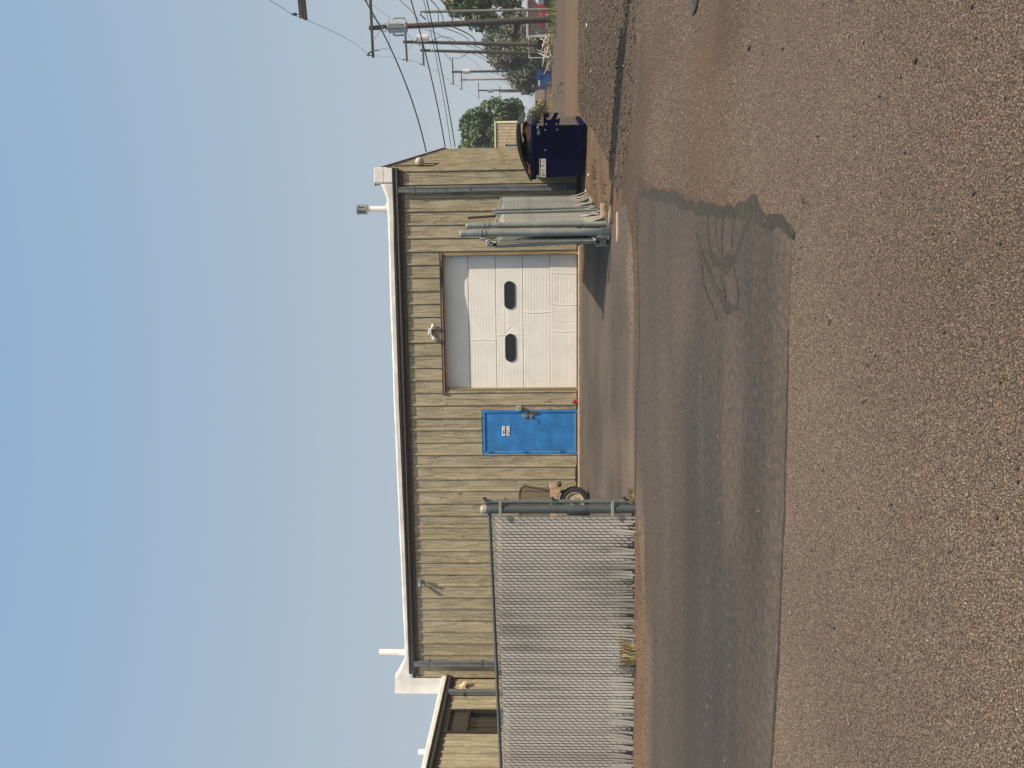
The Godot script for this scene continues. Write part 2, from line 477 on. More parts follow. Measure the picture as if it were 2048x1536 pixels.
func make_ground() -> void:
	var xs := []; var ds := []
	for x in [-600.0, -300.0, -120.0, -60.0, -30.0, -18.0, -12.0]: xs.append(x)
	var x := -9.0
	while x < 9.0: xs.append(x); x += 0.1
	while x < 30.0: xs.append(x); x += 0.5
	for e in [32.0, 36.0, 42.0, 50.0, 60.0, 80.0, 120.0, 200.0, 400.0, 700.0]: xs.append(e)
	for e in [-300.0, -100.0, -40.0, -24.0, -10.0, -5.0, -2.0, 0.0, 0.5]: ds.append(e)
	var d := 1.0
	while d < 17.0: ds.append(d); d += 0.1
	while d < 60.0: ds.append(d); d += 0.5
	for e in [62.0, 66.0, 72.0, 80.0, 90.0, 100.0, 116.0, 135.0, 160.0, 200.0, 300.0, 450.0, 700.0]: ds.append(e)
	var mb := MB.new()
	for dd in ds:
		for xx in xs:
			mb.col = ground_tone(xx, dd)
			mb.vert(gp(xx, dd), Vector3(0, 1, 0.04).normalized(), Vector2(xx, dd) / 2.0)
	var nc := xs.size()
	for j in ds.size() - 1:
		for i in nc - 1:
			var a := j * nc + i; var b := a + nc
			mb.ix.append_array([a, b, a + 1, a + 1, b, b + 1])
	tag(build(mb, "ground", M.chip), "brown chip sealed ground of the street in front of the fence and the alley", "ground", "", "structure")
	var sm := ragged(poly(SMOOTH), 0.08, 0.02)
	tag(sheet("asphalt_patch", sm, 0.004, 0.4, 0.06, smooth_tone, M.fine, 1.5), "smooth darker asphalt lane with long tyre streaks before the grey slatted fence", "asphalt", "", "structure")
	tag(sheet("apron", ragged(poly(APRON), 0.12, 0.03), 0.007, 0.3, 0.12, apron_tone, M.fine, 1.5), "worn grey apron before the white garage door and blue door", "apron", "", "structure")
	# dark sealant brushed along the end of the smooth asphalt
	var seal := Node3D.new(); seal.name = "crack_sealant"; add_child(seal, true)
	tag(seal, "jagged dark grey band of sealant smeared where smooth asphalt meets brown chip seal", "sealant", "", "structure")
	var strokes := [
		[[0.80, 4.05, 0.03], [0.92, 4.25, 0.07], [0.98, 4.50, 0.07], [1.10, 4.68, 0.11], [1.16, 4.90, 0.10], [1.18, 5.12, 0.07], [1.27, 5.42, 0.08], [1.36, 5.75, 0.08], [1.47, 6.15, 0.07], [1.60, 6.55, 0.08], [1.78, 7.0, 0.08], [1.98, 7.7, 0.09], [2.22, 8.6, 0.06]],
		[[1.10, 4.70, 0.03], [0.98, 4.95, 0.04], [0.86, 5.05, 0.05], [0.84, 5.3, 0.09], [0.92, 5.55, 0.07], [1.05, 5.75, 0.03]],
		[[1.32, 5.75, 0.02], [1.12, 5.72, 0.02], [0.9, 5.6, 0.03]], [[1.30, 5.55, 0.03], [1.05, 5.5, 0.015]], [[1.26, 5.35, 0.03], [1.0, 5.38, 0.03], [0.86, 5.35, 0.03]],
		[[1.20, 5.1, 0.015], [0.95, 5.14, 0.02]], [[0.84, 5.12, 0.01], [0.62, 5.0, 0.02], [0.50, 5.02, 0.03], [0.55, 5.3, 0.06], [0.72, 5.55, 0.05], [1.0, 5.85, 0.03], [1.25, 6.1, 0.015]],
		[[0.78, 5.40, 0.03], [0.62, 5.28, 0.02]], [[1.15, 6.0, 0.01], [0.78, 5.85, 0.02], [0.48, 5.5, 0.01]]]
	for s in strokes:
		ribbon("sealant_stroke", s, 0.006 + 0.0007 * strokes.find(s), M.tar, seal)
	var cr := [[0.3, 4.135, 0.004], [-0.39, 4.19, 0.010], [-0.79, 4.225, 0.013], [-1.27, 4.29, 0.013], [-1.55, 4.32, 0.014], [-1.66, 4.335, 0.035], [-1.80, 4.37, 0.022], [-2.4, 4.465, 0.016], [-4.0, 4.70, 0.02]]
	tag(ribbon("tar_line", cr, 0.007, M.tar), "thin dark tar line between smooth asphalt and the coarse foreground", "tar line", "", "structure")
	var far := [[2.25, 8.8, 0.006], [1.2, 8.72, 0.012], [0.4, 8.66, 0.006], [-0.2, 8.93, 0.008], [-1.4, 9.05, 0.006]]
	tag(ribbon("apron_joint", far, 0.010, M.tar), "dark open joint along the outer edge of the apron", "joint", "", "structure")
	# loose dark gravel beside the blue dumpster
	gravel_area = ragged(poly([[9.5, 15.35], [8.1, 15.35], [6.9, 15.5], [5.95, 15.75], [5.25, 14.4], [4.6, 13.1], [3.9, 12.0], [3.12, 10.75], [2.6, 10.35], [2.75, 9.7], [3.3, 9.1], [4.32, 8.7], [9.5, 8.6]]), 0.1, 0.12)
	var gt := func(px: float, pd: float) -> Color:
		var c := GRAVEL.lerp(Color(0.145, 0.115, 0.088), clampf(0.4 + 1.1 * nz.get_noise_2d(px * 30.0, pd * 30.0), 0, 1))
		return over(c.lerp(Color(0.12, 0.094, 0.072), smoothstep(10.4, 8.8, pd)))
	tag(sheet("gravel_strip", gravel_area, 0.005, 0.3, 0.3, gt, M.gravel, 1.3), "dark loose gravel strip between the alley and the street by the dumpster", "gravel", "", "structure")

# real stones pressed into the surface close to the camera, and loose ones farther off
func make_stones() -> void:
	var ico := SphereMesh.new(); ico.radial_segments = 6; ico.rings = 3; ico.radius = 1.0; ico.height = 2.0
	ico.material = M.stone
	var sm := poly(SMOOTH)
	var buf := PackedFloat32Array()
	var count := 0
	var tones := [Color(0.156, 0.120, 0.093), Color(0.139, 0.109, 0.087), Color(0.110, 0.087, 0.071), Color(0.174, 0.134, 0.105), Color(0.127, 0.098, 0.078), Color(0.074, 0.059, 0.049), Color(0.198, 0.163, 0.133)]
	var step := 0.0072
	var d := 1.95
	while d < 5.4:
		var w := 0.56 * d + 0.25
		var keep := 1.0 - smoothstep(4.2, 5.4, d)
		var n := int(2.0 * w / step)
		for i in n:
			if rng.randf() > keep: continue
			var x := -w + (i + rng.randf()) * step
			var dd := d + rr(-0.006, 0.006)
			if dd > 4.0 and x < 1.4 and Geometry2D.is_point_in_polygon(Vector2(x, dd), sm): continue
			var r := lerpf(0.0021, 0.0046, pow(rng.randf(), 1.6))
			var a := rng.randf() * TAU
			var t := Basis(Vector3.UP, a) * Basis(Vector3(1, 0, 0), rr(-0.5, 0.5)) * Basis.from_scale(Vector3(r * rr(0.8, 1.3), r * rr(0.55, 0.9), r))
			var y := G(dd) + rr(-0.0018, 0.0010)
			var c: Color = tones[rng.randi() % tones.size()]
			var k := rr(0.86, 1.22) * (1.0 + 0.16 * nz.get_noise_2d(x * 45.0, dd * 45.0) + 0.14 * nz.get_noise_2d(x * 9.0 + 70.0, dd * 9.0))
			if rng.randf() < 0.006: k *= 1.9
			if rng.randf() < 0.03: k *= 0.5
			buf.append_array([t.x.x, t.y.x, t.z.x, x, t.x.y, t.y.y, t.z.y, y, t.x.z, t.y.z, t.z.z, -dd, c.r * k, c.g * k, c.b * k, 1.0])
			count += 1
		d += step
	# coarser chips farther off on the right, where the seal is worn
	for i in 62000:
		var dd := rr(4.6, 9.2); var x := rr(1.0, 5.4)
		if x > 0.56 * dd + 0.3 or Geometry2D.is_point_in_polygon(Vector2(x, dd), sm) or Geometry2D.is_point_in_polygon(Vector2(x - 0.12, dd), sm): continue
		var patch := nz.get_noise_2d(x * 28.0 + 500.0, dd * 28.0)
		if rng.randf() > 0.62 + 1.6 * patch: continue
		add_stone(buf, x, dd, rr(0.003, 0.0068), -0.002, [Color(0.15, 0.115, 0.09), Color(0.10, 0.078, 0.062), Color(0.18, 0.138, 0.106), Color(0.065, 0.052, 0.042), Color(0.21, 0.17, 0.135)]); count += 1
	for i in 420:
		var dd := rr(2.2, 8.5); var x := rr(-0.56, 0.56) * dd
		add_stone(buf, x, dd, rr(0.003, 0.008), 0.004, [Color(0.05, 0.042, 0.036), Color(0.075, 0.06, 0.05), Color(0.19, 0.155, 0.125)]); count += 1
	stone_field("chip_stones", ico, buf, count, "tan and brown stone chips pressed into the road surface in the foreground", "stone chips")
	# loose bits
	buf = PackedFloat32Array(); count = 0
	for i in 9000:
		var x := rr(2.4, 9.0); var dd := rr(8.8, 15.6)
		if not Geometry2D.is_point_in_polygon(Vector2(x, dd), gravel_area): continue
		add_stone(buf, x, dd, rr(0.006, 0.02) * (0.7 + 0.3 * rng.randf()), 0.012, [Color(0.10, 0.08, 0.06), Color(0.07, 0.055, 0.042), Color(0.17, 0.135, 0.10), Color(0.05, 0.04, 0.032)]); count += 1
	stone_field("loose_gravel", ico, buf, count, "loose dark pebbles lying on the gravel strip by the blue dumpster", "gravel")
	buf = PackedFloat32Array(); count = 0
	for i in 2600:
		var x := rr(-5.0, 5.5); var dd := rr(3.0, 15.0)
		var k := rng.randf()
		if k < 0.45: x = rr(2.3, 4.4); dd = 10.4 + (x - 2.3) * 1.9 + rr(-0.4, 2.2)
		elif k < 0.7: x = rr(-5.0, -1.5); dd = rr(8.3, 9.3)
		elif k < 0.8: x = rr(0.6, 2.3); dd = rr(8.95, 9.7)
		add_stone(buf, x, dd, rr(0.003, 0.008), 0.012, [Color(0.16, 0.12, 0.085), Color(0.04, 0.035, 0.03), Color(0.20, 0.16, 0.125), Color(0.10, 0.075, 0.055)]); count += 1
	stone_field("scattered_pebbles", ico, buf, count, "small pebbles scattered along the fence foot and apron edge", "pebbles")

func add_stone(buf: PackedFloat32Array, x: float, d: float, r: float, lift: float, tones: Array) -> void:
	var t := Basis(Vector3.UP, rng.randf() * TAU) * Basis(Vector3(1, 0, 0), rr(-0.6, 0.6)) * Basis.from_scale(Vector3(r * rr(0.8, 1.5), r * rr(0.5, 0.8), r))
	var c: Color = tones[rng.randi() % tones.size()]
	var k := rr(0.8, 1.2)
	buf.append_array([t.x.x, t.y.x, t.z.x, x, t.x.y, t.y.y, t.z.y, G(d) + lift + r * 0.3, t.x.z, t.y.z, t.z.z, -d, c.r * k, c.g * k, c.b * k, 1.0])

func stone_field(called: String, m: Mesh, buf: PackedFloat32Array, count: int, label: String, category: String) -> void:
	var mm := MultiMesh.new()
	mm.transform_format = MultiMesh.TRANSFORM_3D; mm.use_colors = true; mm.mesh = m
	mm.instance_count = count
	mm.buffer = buf
	var o := MultiMeshInstance3D.new(); o.name = called; o.multimesh = mm
	add_child(o, true)
	tag(o, label, category, "", "stuff")

# ------------------------------------------------------------------ the workshop
const ORIGIN := Vector3(-1.0788, 0, -16.0)
const TURN := -0.13963
const SIDE := Vector3(0.2136, 0, -0.977)
func in_wall(x: float, y: float, z: float) -> Vector3: return Transform3D(Basis(Vector3.UP, TURN), ORIGIN) * Vector3(x, y, z)

# one plank standing in the plane z = 0 of a frame, with its own grain, tone and set
func plank(called: String, x0: float, x1: float, y0: float, y1: float, z0: float, z1: float, m: Material, parent: Node, fr := Transform3D.IDENTITY, y1b := -1.0) -> void:
	var mb := MB.new()
	var k := rr(0.88, 1.06)
	mb.col = Color(k * rr(0.985, 1.015), k, k * rr(0.96, 1.03))
	var ta := y1; var tb := y1 if y1b < 0 else y1b
	var u0 := rng.randf() * 3.0; var v0 := rng.randf() * 3.0
	z1 += rr(-0.0015, 0.0025)
	var e := 0.003
	var A := [Vector3(x0 + e, y0, z1), Vector3(x1 - e, y0, z1), Vector3(x1 - e, tb, z1), Vector3(x0 + e, ta, z1)]
	var S := [Vector3(x0, y0, z1 - e), Vector3(x1, y0, z1 - e), Vector3(x1, tb, z1 - e), Vector3(x0, ta, z1 - e)]
	var Bk := [Vector3(x0, y0, z0), Vector3(x1, y0, z0), Vector3(x1, tb, z0), Vector3(x0, ta, z0)]
	var uvq := func(a: Vector3, b: Vector3, c: Vector3, d: Vector3) -> void:
		var w := 0.02
		if (b - a).length() > 0.02: w = (b - a).length()
		mb.quv(fr * a, fr * b, fr * c, fr * d, Vector2(u0, v0 - (c.y - b.y) / 4.4), Vector2(u0 + w / 2.2, v0))
	uvq.call(A[0], A[1], A[2], A[3])
	uvq.call(A[1], S[1], S[2], A[2]); uvq.call(S[0], A[0], A[3], S[3])
	uvq.call(S[1], Bk[1], Bk[2], S[2]); uvq.call(Bk[0], S[0], S[3], Bk[3])
	uvq.call(Bk[0], Bk[1], S[1], S[0])
	build(mb, called, m, parent)

# boards and battens between two ends of a wall; holes are [x0, x1, y0, y1]
func boarding(parent: Node, x0: float, x1: float, y0: float, y1: float, pitch: float, phase: float, holes: Array, fr := Transform3D.IDENTITY, drop := 0.0) -> void:
	var top := func(x: float) -> float: return y1 - drop * (x - x0)
	var k := int(floor((x0 - phase) / pitch))
	while phase + k * pitch < x1:
		var a := maxf(phase + k * pitch + 0.003, x0); var b := minf(phase + (k + 1) * pitch - 0.004, x1)
		k += 1
		if b - a < 0.02: continue
		var set_off := rr(-0.004, 0.006)
		for job in [["board", a, b, -0.022, 0.0], ["batten", a + 0.004 + set_off, a + 0.050 + set_off + rr(-0.006, 0.006), 0.001, 0.016 + rr(0.0, 0.005)]]:
			if job[0] == "batten" and (a <= x0 + 0.001): continue
			var cuts := [job[1], job[2]]
			for h in holes:
				for e in [h[0], h[1]]:
					if e > job[1] + 0.004 and e < job[2] - 0.004: cuts.append(e)
			cuts.sort()
			for i in cuts.size() - 1:
				var mid: float = (cuts[i] + cuts[i + 1]) / 2.0
				var spans := [[y0 + rr(-0.015, 0.01), -1.0]]
				for h in holes:
					if mid > h[0] and mid < h[1]:
						spans = []
						if h[2] > y0 + 0.05: spans.append([y0, h[2]])
						if h[3] < y1 - 0.05: spans.append([h[3] + rr(0.0, 0.012), -1.0])
				for s in spans:
					if s[1] < 0: plank(job[0], cuts[i], cuts[i + 1], s[0], top.call(cuts[i]), job[3], job[4], M.wood, parent, fr, top.call(cuts[i + 1]))
					else: plank(job[0], cuts[i], cuts[i + 1], s[0], s[1], job[3], job[4], M.wood, parent, fr)

func downspout(parent: Node, x: float, w: float, y0: float, y1: float, z: float, fr := Transform3D.IDENTITY, dent := 0.0) -> void:
	var mb := MB.new()
	# corrugated square pipe: an outline swept upward in a few steps
	var outl := []
	for q in [[-1, 0], [-1, 0.25], [-0.85, 0.35], [-0.85, 0.65], [-1, 0.75], [-1, 1], [-0.5, 1.0], [-0.35, 0.9], [0.35, 0.9], [0.5, 1.0], [1, 1], [1, 0.75], [0.85, 0.65], [0.85, 0.35], [1, 0.25], [1, 0]]:
		outl.append(Vector2(q[0] * w / 2, q[1] * 0.075))
	var n := 10
	for j in n:
		for i in outl.size():
			var a: Vector2 = outl[i]; var b: Vector2 = outl[(i + 1) % outl.size()]
			var ya := lerpf(y0, y1, float(j) / n); var yb := lerpf(y0, y1, float(j + 1) / n)
			var da := dent * sin(ya * 3.0); var db := dent * sin(yb * 3.0)
			mb.quad(fr * Vector3(x + b.x + da, ya, z + b.y), fr * Vector3(x + a.x + da, ya, z + a.y), fr * Vector3(x + a.x + db, yb, z + a.y), fr * Vector3(x + b.x + db, yb, z + b.y))
	var o := build(mb, "downspout", M.spout, parent)
	for y in [y1 - 0.35, (y0 + y1) * 0.5 + 0.3]:
		if y > y0 + 0.2:
			var s := MB.new()
			s.box(Vector3(x - w / 2 - 0.02, y, z - 0.002), Vector3(x + w / 2 + 0.02, y + 0.03, z + 0.079), 0.002, fr)
			build(s, "strap", M.spout, o)

# a wrinkled strip of white roof membrane: [x, bottom, top] along the wall
func membrane(parent: Node, called: String, prof: Array, z: float, depth: float, fr := Transform3D.IDENTITY) -> void:
	var mb := MB.new()
	var rows := [[], [], [], [], [], []]; var uvs := [[], [], [], [], [], []]
	var x: float = prof[0][0]
	var end: float = prof[-1][0]
	var stepx := 0.06
	while x < end + stepx * 0.5:
		var xx := minf(x, end)
		var b := 0.0; var t := 0.0
		for i in prof.size() - 1:
			if xx >= prof[i][0] and xx <= prof[i + 1][0]:
				var f: float = (xx - prof[i][0]) / maxf(prof[i + 1][0] - prof[i][0], 1e-4)
				b = lerpf(prof[i][1], prof[i + 1][1], f); t = lerpf(prof[i][2], prof[i + 1][2], f)
				break
		t += 0.010 * nz.get_noise_2d(xx * 60.0, 3.0) + 0.004 * nz.get_noise_2d(xx * 400.0, 3.0)
		for j in 4:
			var y := lerpf(b, t, j / 3.0)
			var zz := z + 0.010 * nz.get_noise_2d(xx * 110.0, y * 260.0) * (1.0 if j < 3 else 0.4)
			rows[j].append(fr * Vector3(xx, y, zz)); uvs[j].append(Vector2(xx * 0.5, y))
		rows[4].append(fr * Vector3(xx, t + 0.006, z - 0.05)); uvs[4].append(Vector2(xx * 0.5, t + 0.05))
		rows[5].append(fr * Vector3(xx, t - 0.10, z - depth)); uvs[5].append(Vector2(xx * 0.5, t + depth))
		x += stepx
	mb.grid(rows, uvs)
	build(mb, called, M.white_roof, parent)

func fixed(mb: MB, called: String, m: Material, parent: Node) -> MeshInstance3D: return build(mb, called, m, parent)

func one_box(called: String, lo: Vector3, hi: Vector3, bev: float, m: Material, parent: Node, fr := Transform3D.IDENTITY) -> MeshInstance3D:
	var mb := MB.new(); mb.box(lo, hi, bev, fr)
	return build(mb, called, m, parent)

func make_workshop() -> void:
	var b := base("workshop_building", ORIGIN, TURN)
	tag(b, "long low workshop with weathered tan board siding, white garage door and blue door", "building")
	var up := Transform3D(Basis(Vector3(1, 0, 0), Vector3(0, 0, -1), Vector3(0, 1, 0)), Vector3.ZERO)
	var far := SIDE * 10.6
	var core := MB.new()
	core.prism(PackedVector2Array([Vector2(-6.15, 0.24), Vector2(5.60, 0.24), Vector2(5.60 + far.x, -far.z), Vector2(-6.15, 10.3)]), 0.2, 4.55, up)
	build(core, "wall", M.dark_gap, b)
	var skin := MB.new()
	for q in [[-6.15, -0.49, 0.3, 4.5], [-0.49, 0.51, 2.80, 4.5], [0.51, 0.975, 0.3, 4.5], [0.975, 3.865, 3.625, 4.5], [3.865, 5.62, 0.3, 4.5]]:
		skin.box(Vector3(q[0], q[2], -0.239), Vector3(q[1], q[3], -0.024), 0.0)
	build(skin, "wall", M.dark_gap, b)
	boarding(b, -6.17, 5.65, 0.735, 4.46, 0.2785, 0.052, [[-0.485, 0.512, 0.0, 2.805], [0.935, 3.925, 0.0, 3.645], [-6.2, -5.80, 0.0, 3.7]])
	# the side along the alley
	var side := Transform3D(Basis(SIDE, Vector3.UP, SIDE.cross(Vector3.UP)), Vector3(5.652, 0, 0))
	boarding(b, 0.0, 10.6, 0.72, 4.90, 0.2785, 0.0, [], side, 0.022)
	var trim := MB.new()
	for q in [[0.0, 4.86, 4.93, 0.024], [0.0, 4.95, 5.0, 0.05]]:
		var d := 0.022 * 10.6
		trim.quad(side * Vector3(-0.02, q[1], q[3]), side * Vector3(10.65, q[1] - d, q[3]), side * Vector3(10.65, q[2] - d, q[3]), side * Vector3(-0.02, q[2], q[3]))
		trim.quad(side * Vector3(-0.02, q[1], -0.1), side * Vector3(10.65, q[1] - d, -0.1), side * Vector3(10.65, q[1] - d, q[3]), side * Vector3(-0.02, q[1], q[3]))
		trim.quad(side * Vector3(-0.02, q[2], q[3]), side * Vector3(10.65, q[2] - d, q[3]), side * Vector3(10.65, q[2] - d, -0.3), side * Vector3(-0.02, q[2], -0.3))
	build(trim, "side_fascia", M.fascia, b)
	# corner board of the side
	plank("corner_board", 5.655, 5.70, 0.7, 4.62, -0.05, 0.014, M.wood, b)
	# roof, parapet membrane, gutter and fascia
	var roof := MB.new()
	roof.prism(PackedVector2Array([Vector2(-6.1, 0.3), Vector2(5.5, 0.3), Vector2(5.55 + far.x, -far.z - 0.1), Vector2(-6.1, 10.2)]), 4.552, 4.60, up)
	build(roof, "roof", M.white_roof, b)
	membrane(b, "parapet_cap", [[-5.78, 4.585, 4.94], [-5.74, 4.585, 4.95], [-5.55, 4.59, 4.83], [-5.30, 4.595, 4.69], [-5.1, 4.595, 4.682], [-2.2, 4.612, 4.712], [0.75, 4.63, 4.735], [3.0, 4.625, 4.735], [4.2, 4.62, 4.725], [4.85, 4.60, 4.72], [5.1, 4.595, 4.735], [5.32, 4.60, 4.82], [5.36, 4.60, 4.86], [5.70, 4.64, 4.89]], 0.06, 0.5)
	var cap := MB.new()
	cap.box(Vector3(5.40, 4.78, -0.25), Vector3(5.712, 4.985, 0.085), 0.012)
	cap.box(Vector3(5.405, 4.60, 0.06), Vector3(5.70, 4.785, 0.082), 0.006)
	cap.box(Vector3(5.695, 4.70, -0.25), Vector3(5.722, 4.95, 0.06), 0.004)
	build(cap, "parapet_end_cap", M.white_roof, b)
	membrane(b, "membrane_flap", [[-6.17, 3.85, 4.955], [-5.95, 3.86, 4.95], [-5.78, 3.83, 4.945]], 0.055, 0.5)
	var gut := MB.new()
	var gp_ := PackedVector2Array([Vector2(0.03, 4.60), Vector2(0.03, 4.475), Vector2(0.075, 4.465), Vector2(0.088, 4.50), Vector2(0.080, 4.535), Vector2(0.098, 4.575), Vector2(0.098, 4.600), Vector2(0.088, 4.600), Vector2(0.086, 4.58)])
	gut.prism(gp_, -5.70, 5.66, Transform3D(Basis(Vector3(0, 0, 1), Vector3(0, 1, 0), Vector3(-1, 0, 0)), Vector3(0, 0, 0)))
	build(gut, "gutter", M.gutter, b)
	one_box("fascia_board", Vector3(-5.75, 4.385, 0.001), Vector3(1.02, 4.4749, 0.034), 0.004, M.fascia, b)
	one_box("fascia_board", Vector3(1.026, 4.387, 0.001), Vector3(5.655, 4.4749, 0.036), 0.004, M.fascia, b)
	# footing
	one_box("concrete_ledge", Vector3(-5.8, 0.30, -0.02), Vector3(4.05, 0.70, 0.16), 0.02, M.ledge, b)
	one_box("concrete_ledge", Vector3(4.06, 0.25, -0.02), Vector3(5.64, 0.60, 0.05), 0.02, M.dark_gap, b)
	# downspouts
	downspout(b, 5.245, 0.115, 0.84, 4.48, 0.02, Transform3D.IDENTITY, 0.006)
	downspout(b, -5.42, 0.12, 0.7, 4.48, 0.02)
	var kick := MB.new()
	kick.box(Vector3(5.18, 0.70, 0.01), Vector3(5.31, 0.86, 0.11), 0.006, Transform3D(Basis(Vector3(1, 0, 0), 0.25), Vector3(0, 0.16, -0.2)))
	build(kick, "downspout_outlet", M.spout, b)
	# roof vents
	var v := MB.new(); v.tube([Vector3(4.90, 4.55, -0.35), Vector3(4.90, 5.27, -0.35)], [0.068], 16)
	var vp := build(v, "vent_pipe", M.white_roof, b)
	v = MB.new(); v.tube([Vector3(4.90, 4.80, -0.35), Vector3(4.90, 4.83, -0.35), Vector3(4.90, 4.86, -0.35)], [0.125, 0.125, 0.08], 18); build(v, "flashing", M.white_roof, vp)
	v = MB.new(); v.tube([Vector3(4.90, 5.25, -0.35), Vector3(4.90, 5.28, -0.35), Vector3(4.90, 5.28, -0.35), Vector3(4.90, 5.43, -0.35), Vector3(4.90, 5.43, -0.35), Vector3(4.90, 5.47, -0.35)], [0.105, 0.105, 0.098, 0.098, 0.107, 0.107], 18); build(v, "vent_cap", M.galv, vp)
	for i in 6:
		var a := i * TAU / 6 + 0.4
		v = MB.new(); v.box(Vector3(-0.012, 5.29, 0.0975), Vector3(0.012, 5.42, 0.1005), 0.0, Transform3D(Basis(Vector3.UP, a), Vector3(4.90, 0, -0.35))); build(v, "vent_slot", M.black, vp)
	v = MB.new(); v.tube([Vector3(-5.345, 4.55, -0.3), Vector3(-5.345, 5.36, -0.3)], [0.075], 16)
	vp = build(v, "vent_pipe", M.white_roof, b)
	v = MB.new(); v.tube([Vector3(-5.345, 4.70, -0.3), Vector3(-5.345, 4.76, -0.3)], [0.11, 0.082], 16); build(v, "flashing", M.white_roof, vp)
	garage_door(b)
	blue_door(b)

const CREASES := [[1, 2.68, 0.0015], [1, 2.02, 0.0055], [2, 2.13, 0.0055], [3, 2.61, 0.006], [4, 3.44, 0.004], [4, 2.77, 0.005], [4, 2.42, 0.0025], [4, 2.19, 0.0045], [2, 3.45, 0.0]]
func garage_door(b: Node3D) -> void:
	var o := Node3D.new(); o.name = "garage_door"; b.add_child(o, true)
	o.set_meta("label", "white ribbed sectional garage door with two dark oval windows")
	var z0 := -0.155
	var x0 := 0.985; var x1 := 3.858
	var ys := [0.708, 1.289, 1.879, 2.470, 3.064, 3.66]
	var nx := 288
	for s in 5:
		var sec := 4 - s                                   # 0 is the top section
		var ya: float = ys[s] + 0.0035; var yb: float = ys[s + 1] - 0.0035
		var lean := rr(-0.003, 0.003) + (0.010 if sec == 4 else 0.0)
		var ribs := 9
		var yy := []
		for k in ribs:
			for f in [0.03, 0.12, 0.5, 0.88, 0.97]: yy.append([lerpf(ya, yb, (k + f) / ribs), -0.0016 if f < 0.05 or f > 0.95 else 0.0])
		yy.push_front([ya, -0.012]); yy.push_back([yb, -0.012])
		var rows := []
		for q in yy:
			var row := []
			for i in nx + 1:
				var x := lerpf(x0, x1, float(i) / nx)
				var h: float = q[1]
				var v: float = (q[0] - ya) / (yb - ya)
				for c in CREASES:
					if c[0] == sec:
						var xc: float = c[1] + 0.010 * sin(q[0] * 9.0 + c[1])
						var e := (x - xc) / 0.014
						h += c[2] * (-1.0 * exp(-e * e) + 0.9 * exp(-(e - 1.6) * (e - 1.6)) + 0.35 * exp(-absf(x - xc) / 0.12))
				if sec == 2:                                # the diagonal fold between the windows
					var e2: float = (q[0] - 2.235 + 0.9 * (x - 2.20)) / 0.014
					if x > 2.12 and x < 2.34: h += -0.005 * exp(-e2 * e2) * smoothstep(2.12, 2.16, x) * smoothstep(2.34, 2.29, x)
					var e3: float = (q[0] - 2.262) / 0.010
					if x > 2.15 and x < 2.72: h += -0.004 * exp(-e3 * e3) * smoothstep(2.15, 2.2, x) * smoothstep(2.72, 2.68, x)
				if sec == 4:
					var e4: float = (q[0] - 1.11) / 0.010
					if x > 2.77 and x < 3.44: h += -0.003 * exp(-e4 * e4)
				h += 0.0003 * nz.get_noise_2d(x * 90.0, q[0] * 90.0) + lean * v + 0.0012 * nz.get_noise_2d(x * 12.0 + 300.0 * s, 0.0)
				row.append(Vector3(x, q[0], z0 + h))
			rows.append(row)
		var mb := MB.new(); mb.grid(rows)
		mb.box(Vector3(x0, ya, z0 - 0.05), Vector3(x1, yb, z0 - 0.02))
		build(mb, "door_section", M.door_white, o)
	for w in [[3.018, 2.171, 0.302, 0.116], [1.872, 2.165, 0.308, 0.116]]:
		var ring := MB.new(); var glass := MB.new()
		var inner := PackedVector2Array(); var outer := PackedVector2Array()
		for k in 40:
			var a := TAU * k / 40
			var cx: float = signf(cos(a)) * (w[2] - w[3]) if absf(cos(a)) > 1e-3 else 0.0
			outer.append(Vector2(w[0] + clampf(cx, -w[2] + w[3], w[2] - w[3]) + cos(a) * w[3] * 1.0, w[1] + sin(a) * w[3]))
			inner.append(Vector2(w[0] + cx + cos(a) * (w[3] - 0.022), w[1] + sin(a) * (w[3] - 0.022)))
		for k in 40:
			var a := outer[k]; var c := outer[(k + 1) % 40]; var d := inner[(k + 1) % 40]; var e := inner[k]
			var f := z0 + 0.016; var g := z0 - 0.01
			ring.quad(Vector3(e.x, e.y, f), Vector3(a.x, a.y, f), Vector3(c.x, c.y, f), Vector3(d.x, d.y, f))
			ring.quad(Vector3(a.x, a.y, g), Vector3(c.x, c.y, g), Vector3(c.x, c.y, f), Vector3(a.x, a.y, f))
			ring.quad(Vector3(d.x, d.y, z0 + 0.004), Vector3(e.x, e.y, z0 + 0.004), Vector3(e.x, e.y, f), Vector3(d.x, d.y, f))
		var r := build(ring, "window_frame", M.rubber, o)
		glass.prism(inner, z0 + 0.003, z0 + 0.006)
		build(glass, "pane", M.dark_glass, r)
	one_box("bottom_seal", Vector3(x0, 0.688, z0 - 0.04), Vector3(x1, 0.707, z0 + 0.012), 0.005, M.rubber, o)
	# reveal and trims
	plank("jamb", 3.868, 3.925, 0.70, 3.64, -0.02, 0.010, M.trim_wood, b)
	plank("jamb", 0.930, 0.982, 0.70, 3.64, -0.02, 0.010, M.trim_wood, b)
	one_box("jamb", Vector3(3.860, 0.70, -0.235), Vector3(3.8675, 3.62, 0.006), 0.0, M.trim_paint, b)
	one_box("jamb", Vector3(0.9825, 0.70, -0.235), Vector3(0.990, 3.62, 0.006), 0.0, M.trim_paint, b)
	one_box("lintel", Vector3(0.9905, 3.605, -0.235), Vector3(3.8595, 3.622, 0.008), 0.0, M.fascia, b)
	var dr := MB.new()
	var xs := [0.87, 1.2, 2.0, 2.7, 2.95, 3.15, 3.32, 3.48, 3.62, 3.76, 3.93]
	var out := [0.036, 0.036, 0.038, 0.036, 0.028, 0.014, 0.000, -0.008, 0.004, 0.030, 0.036]
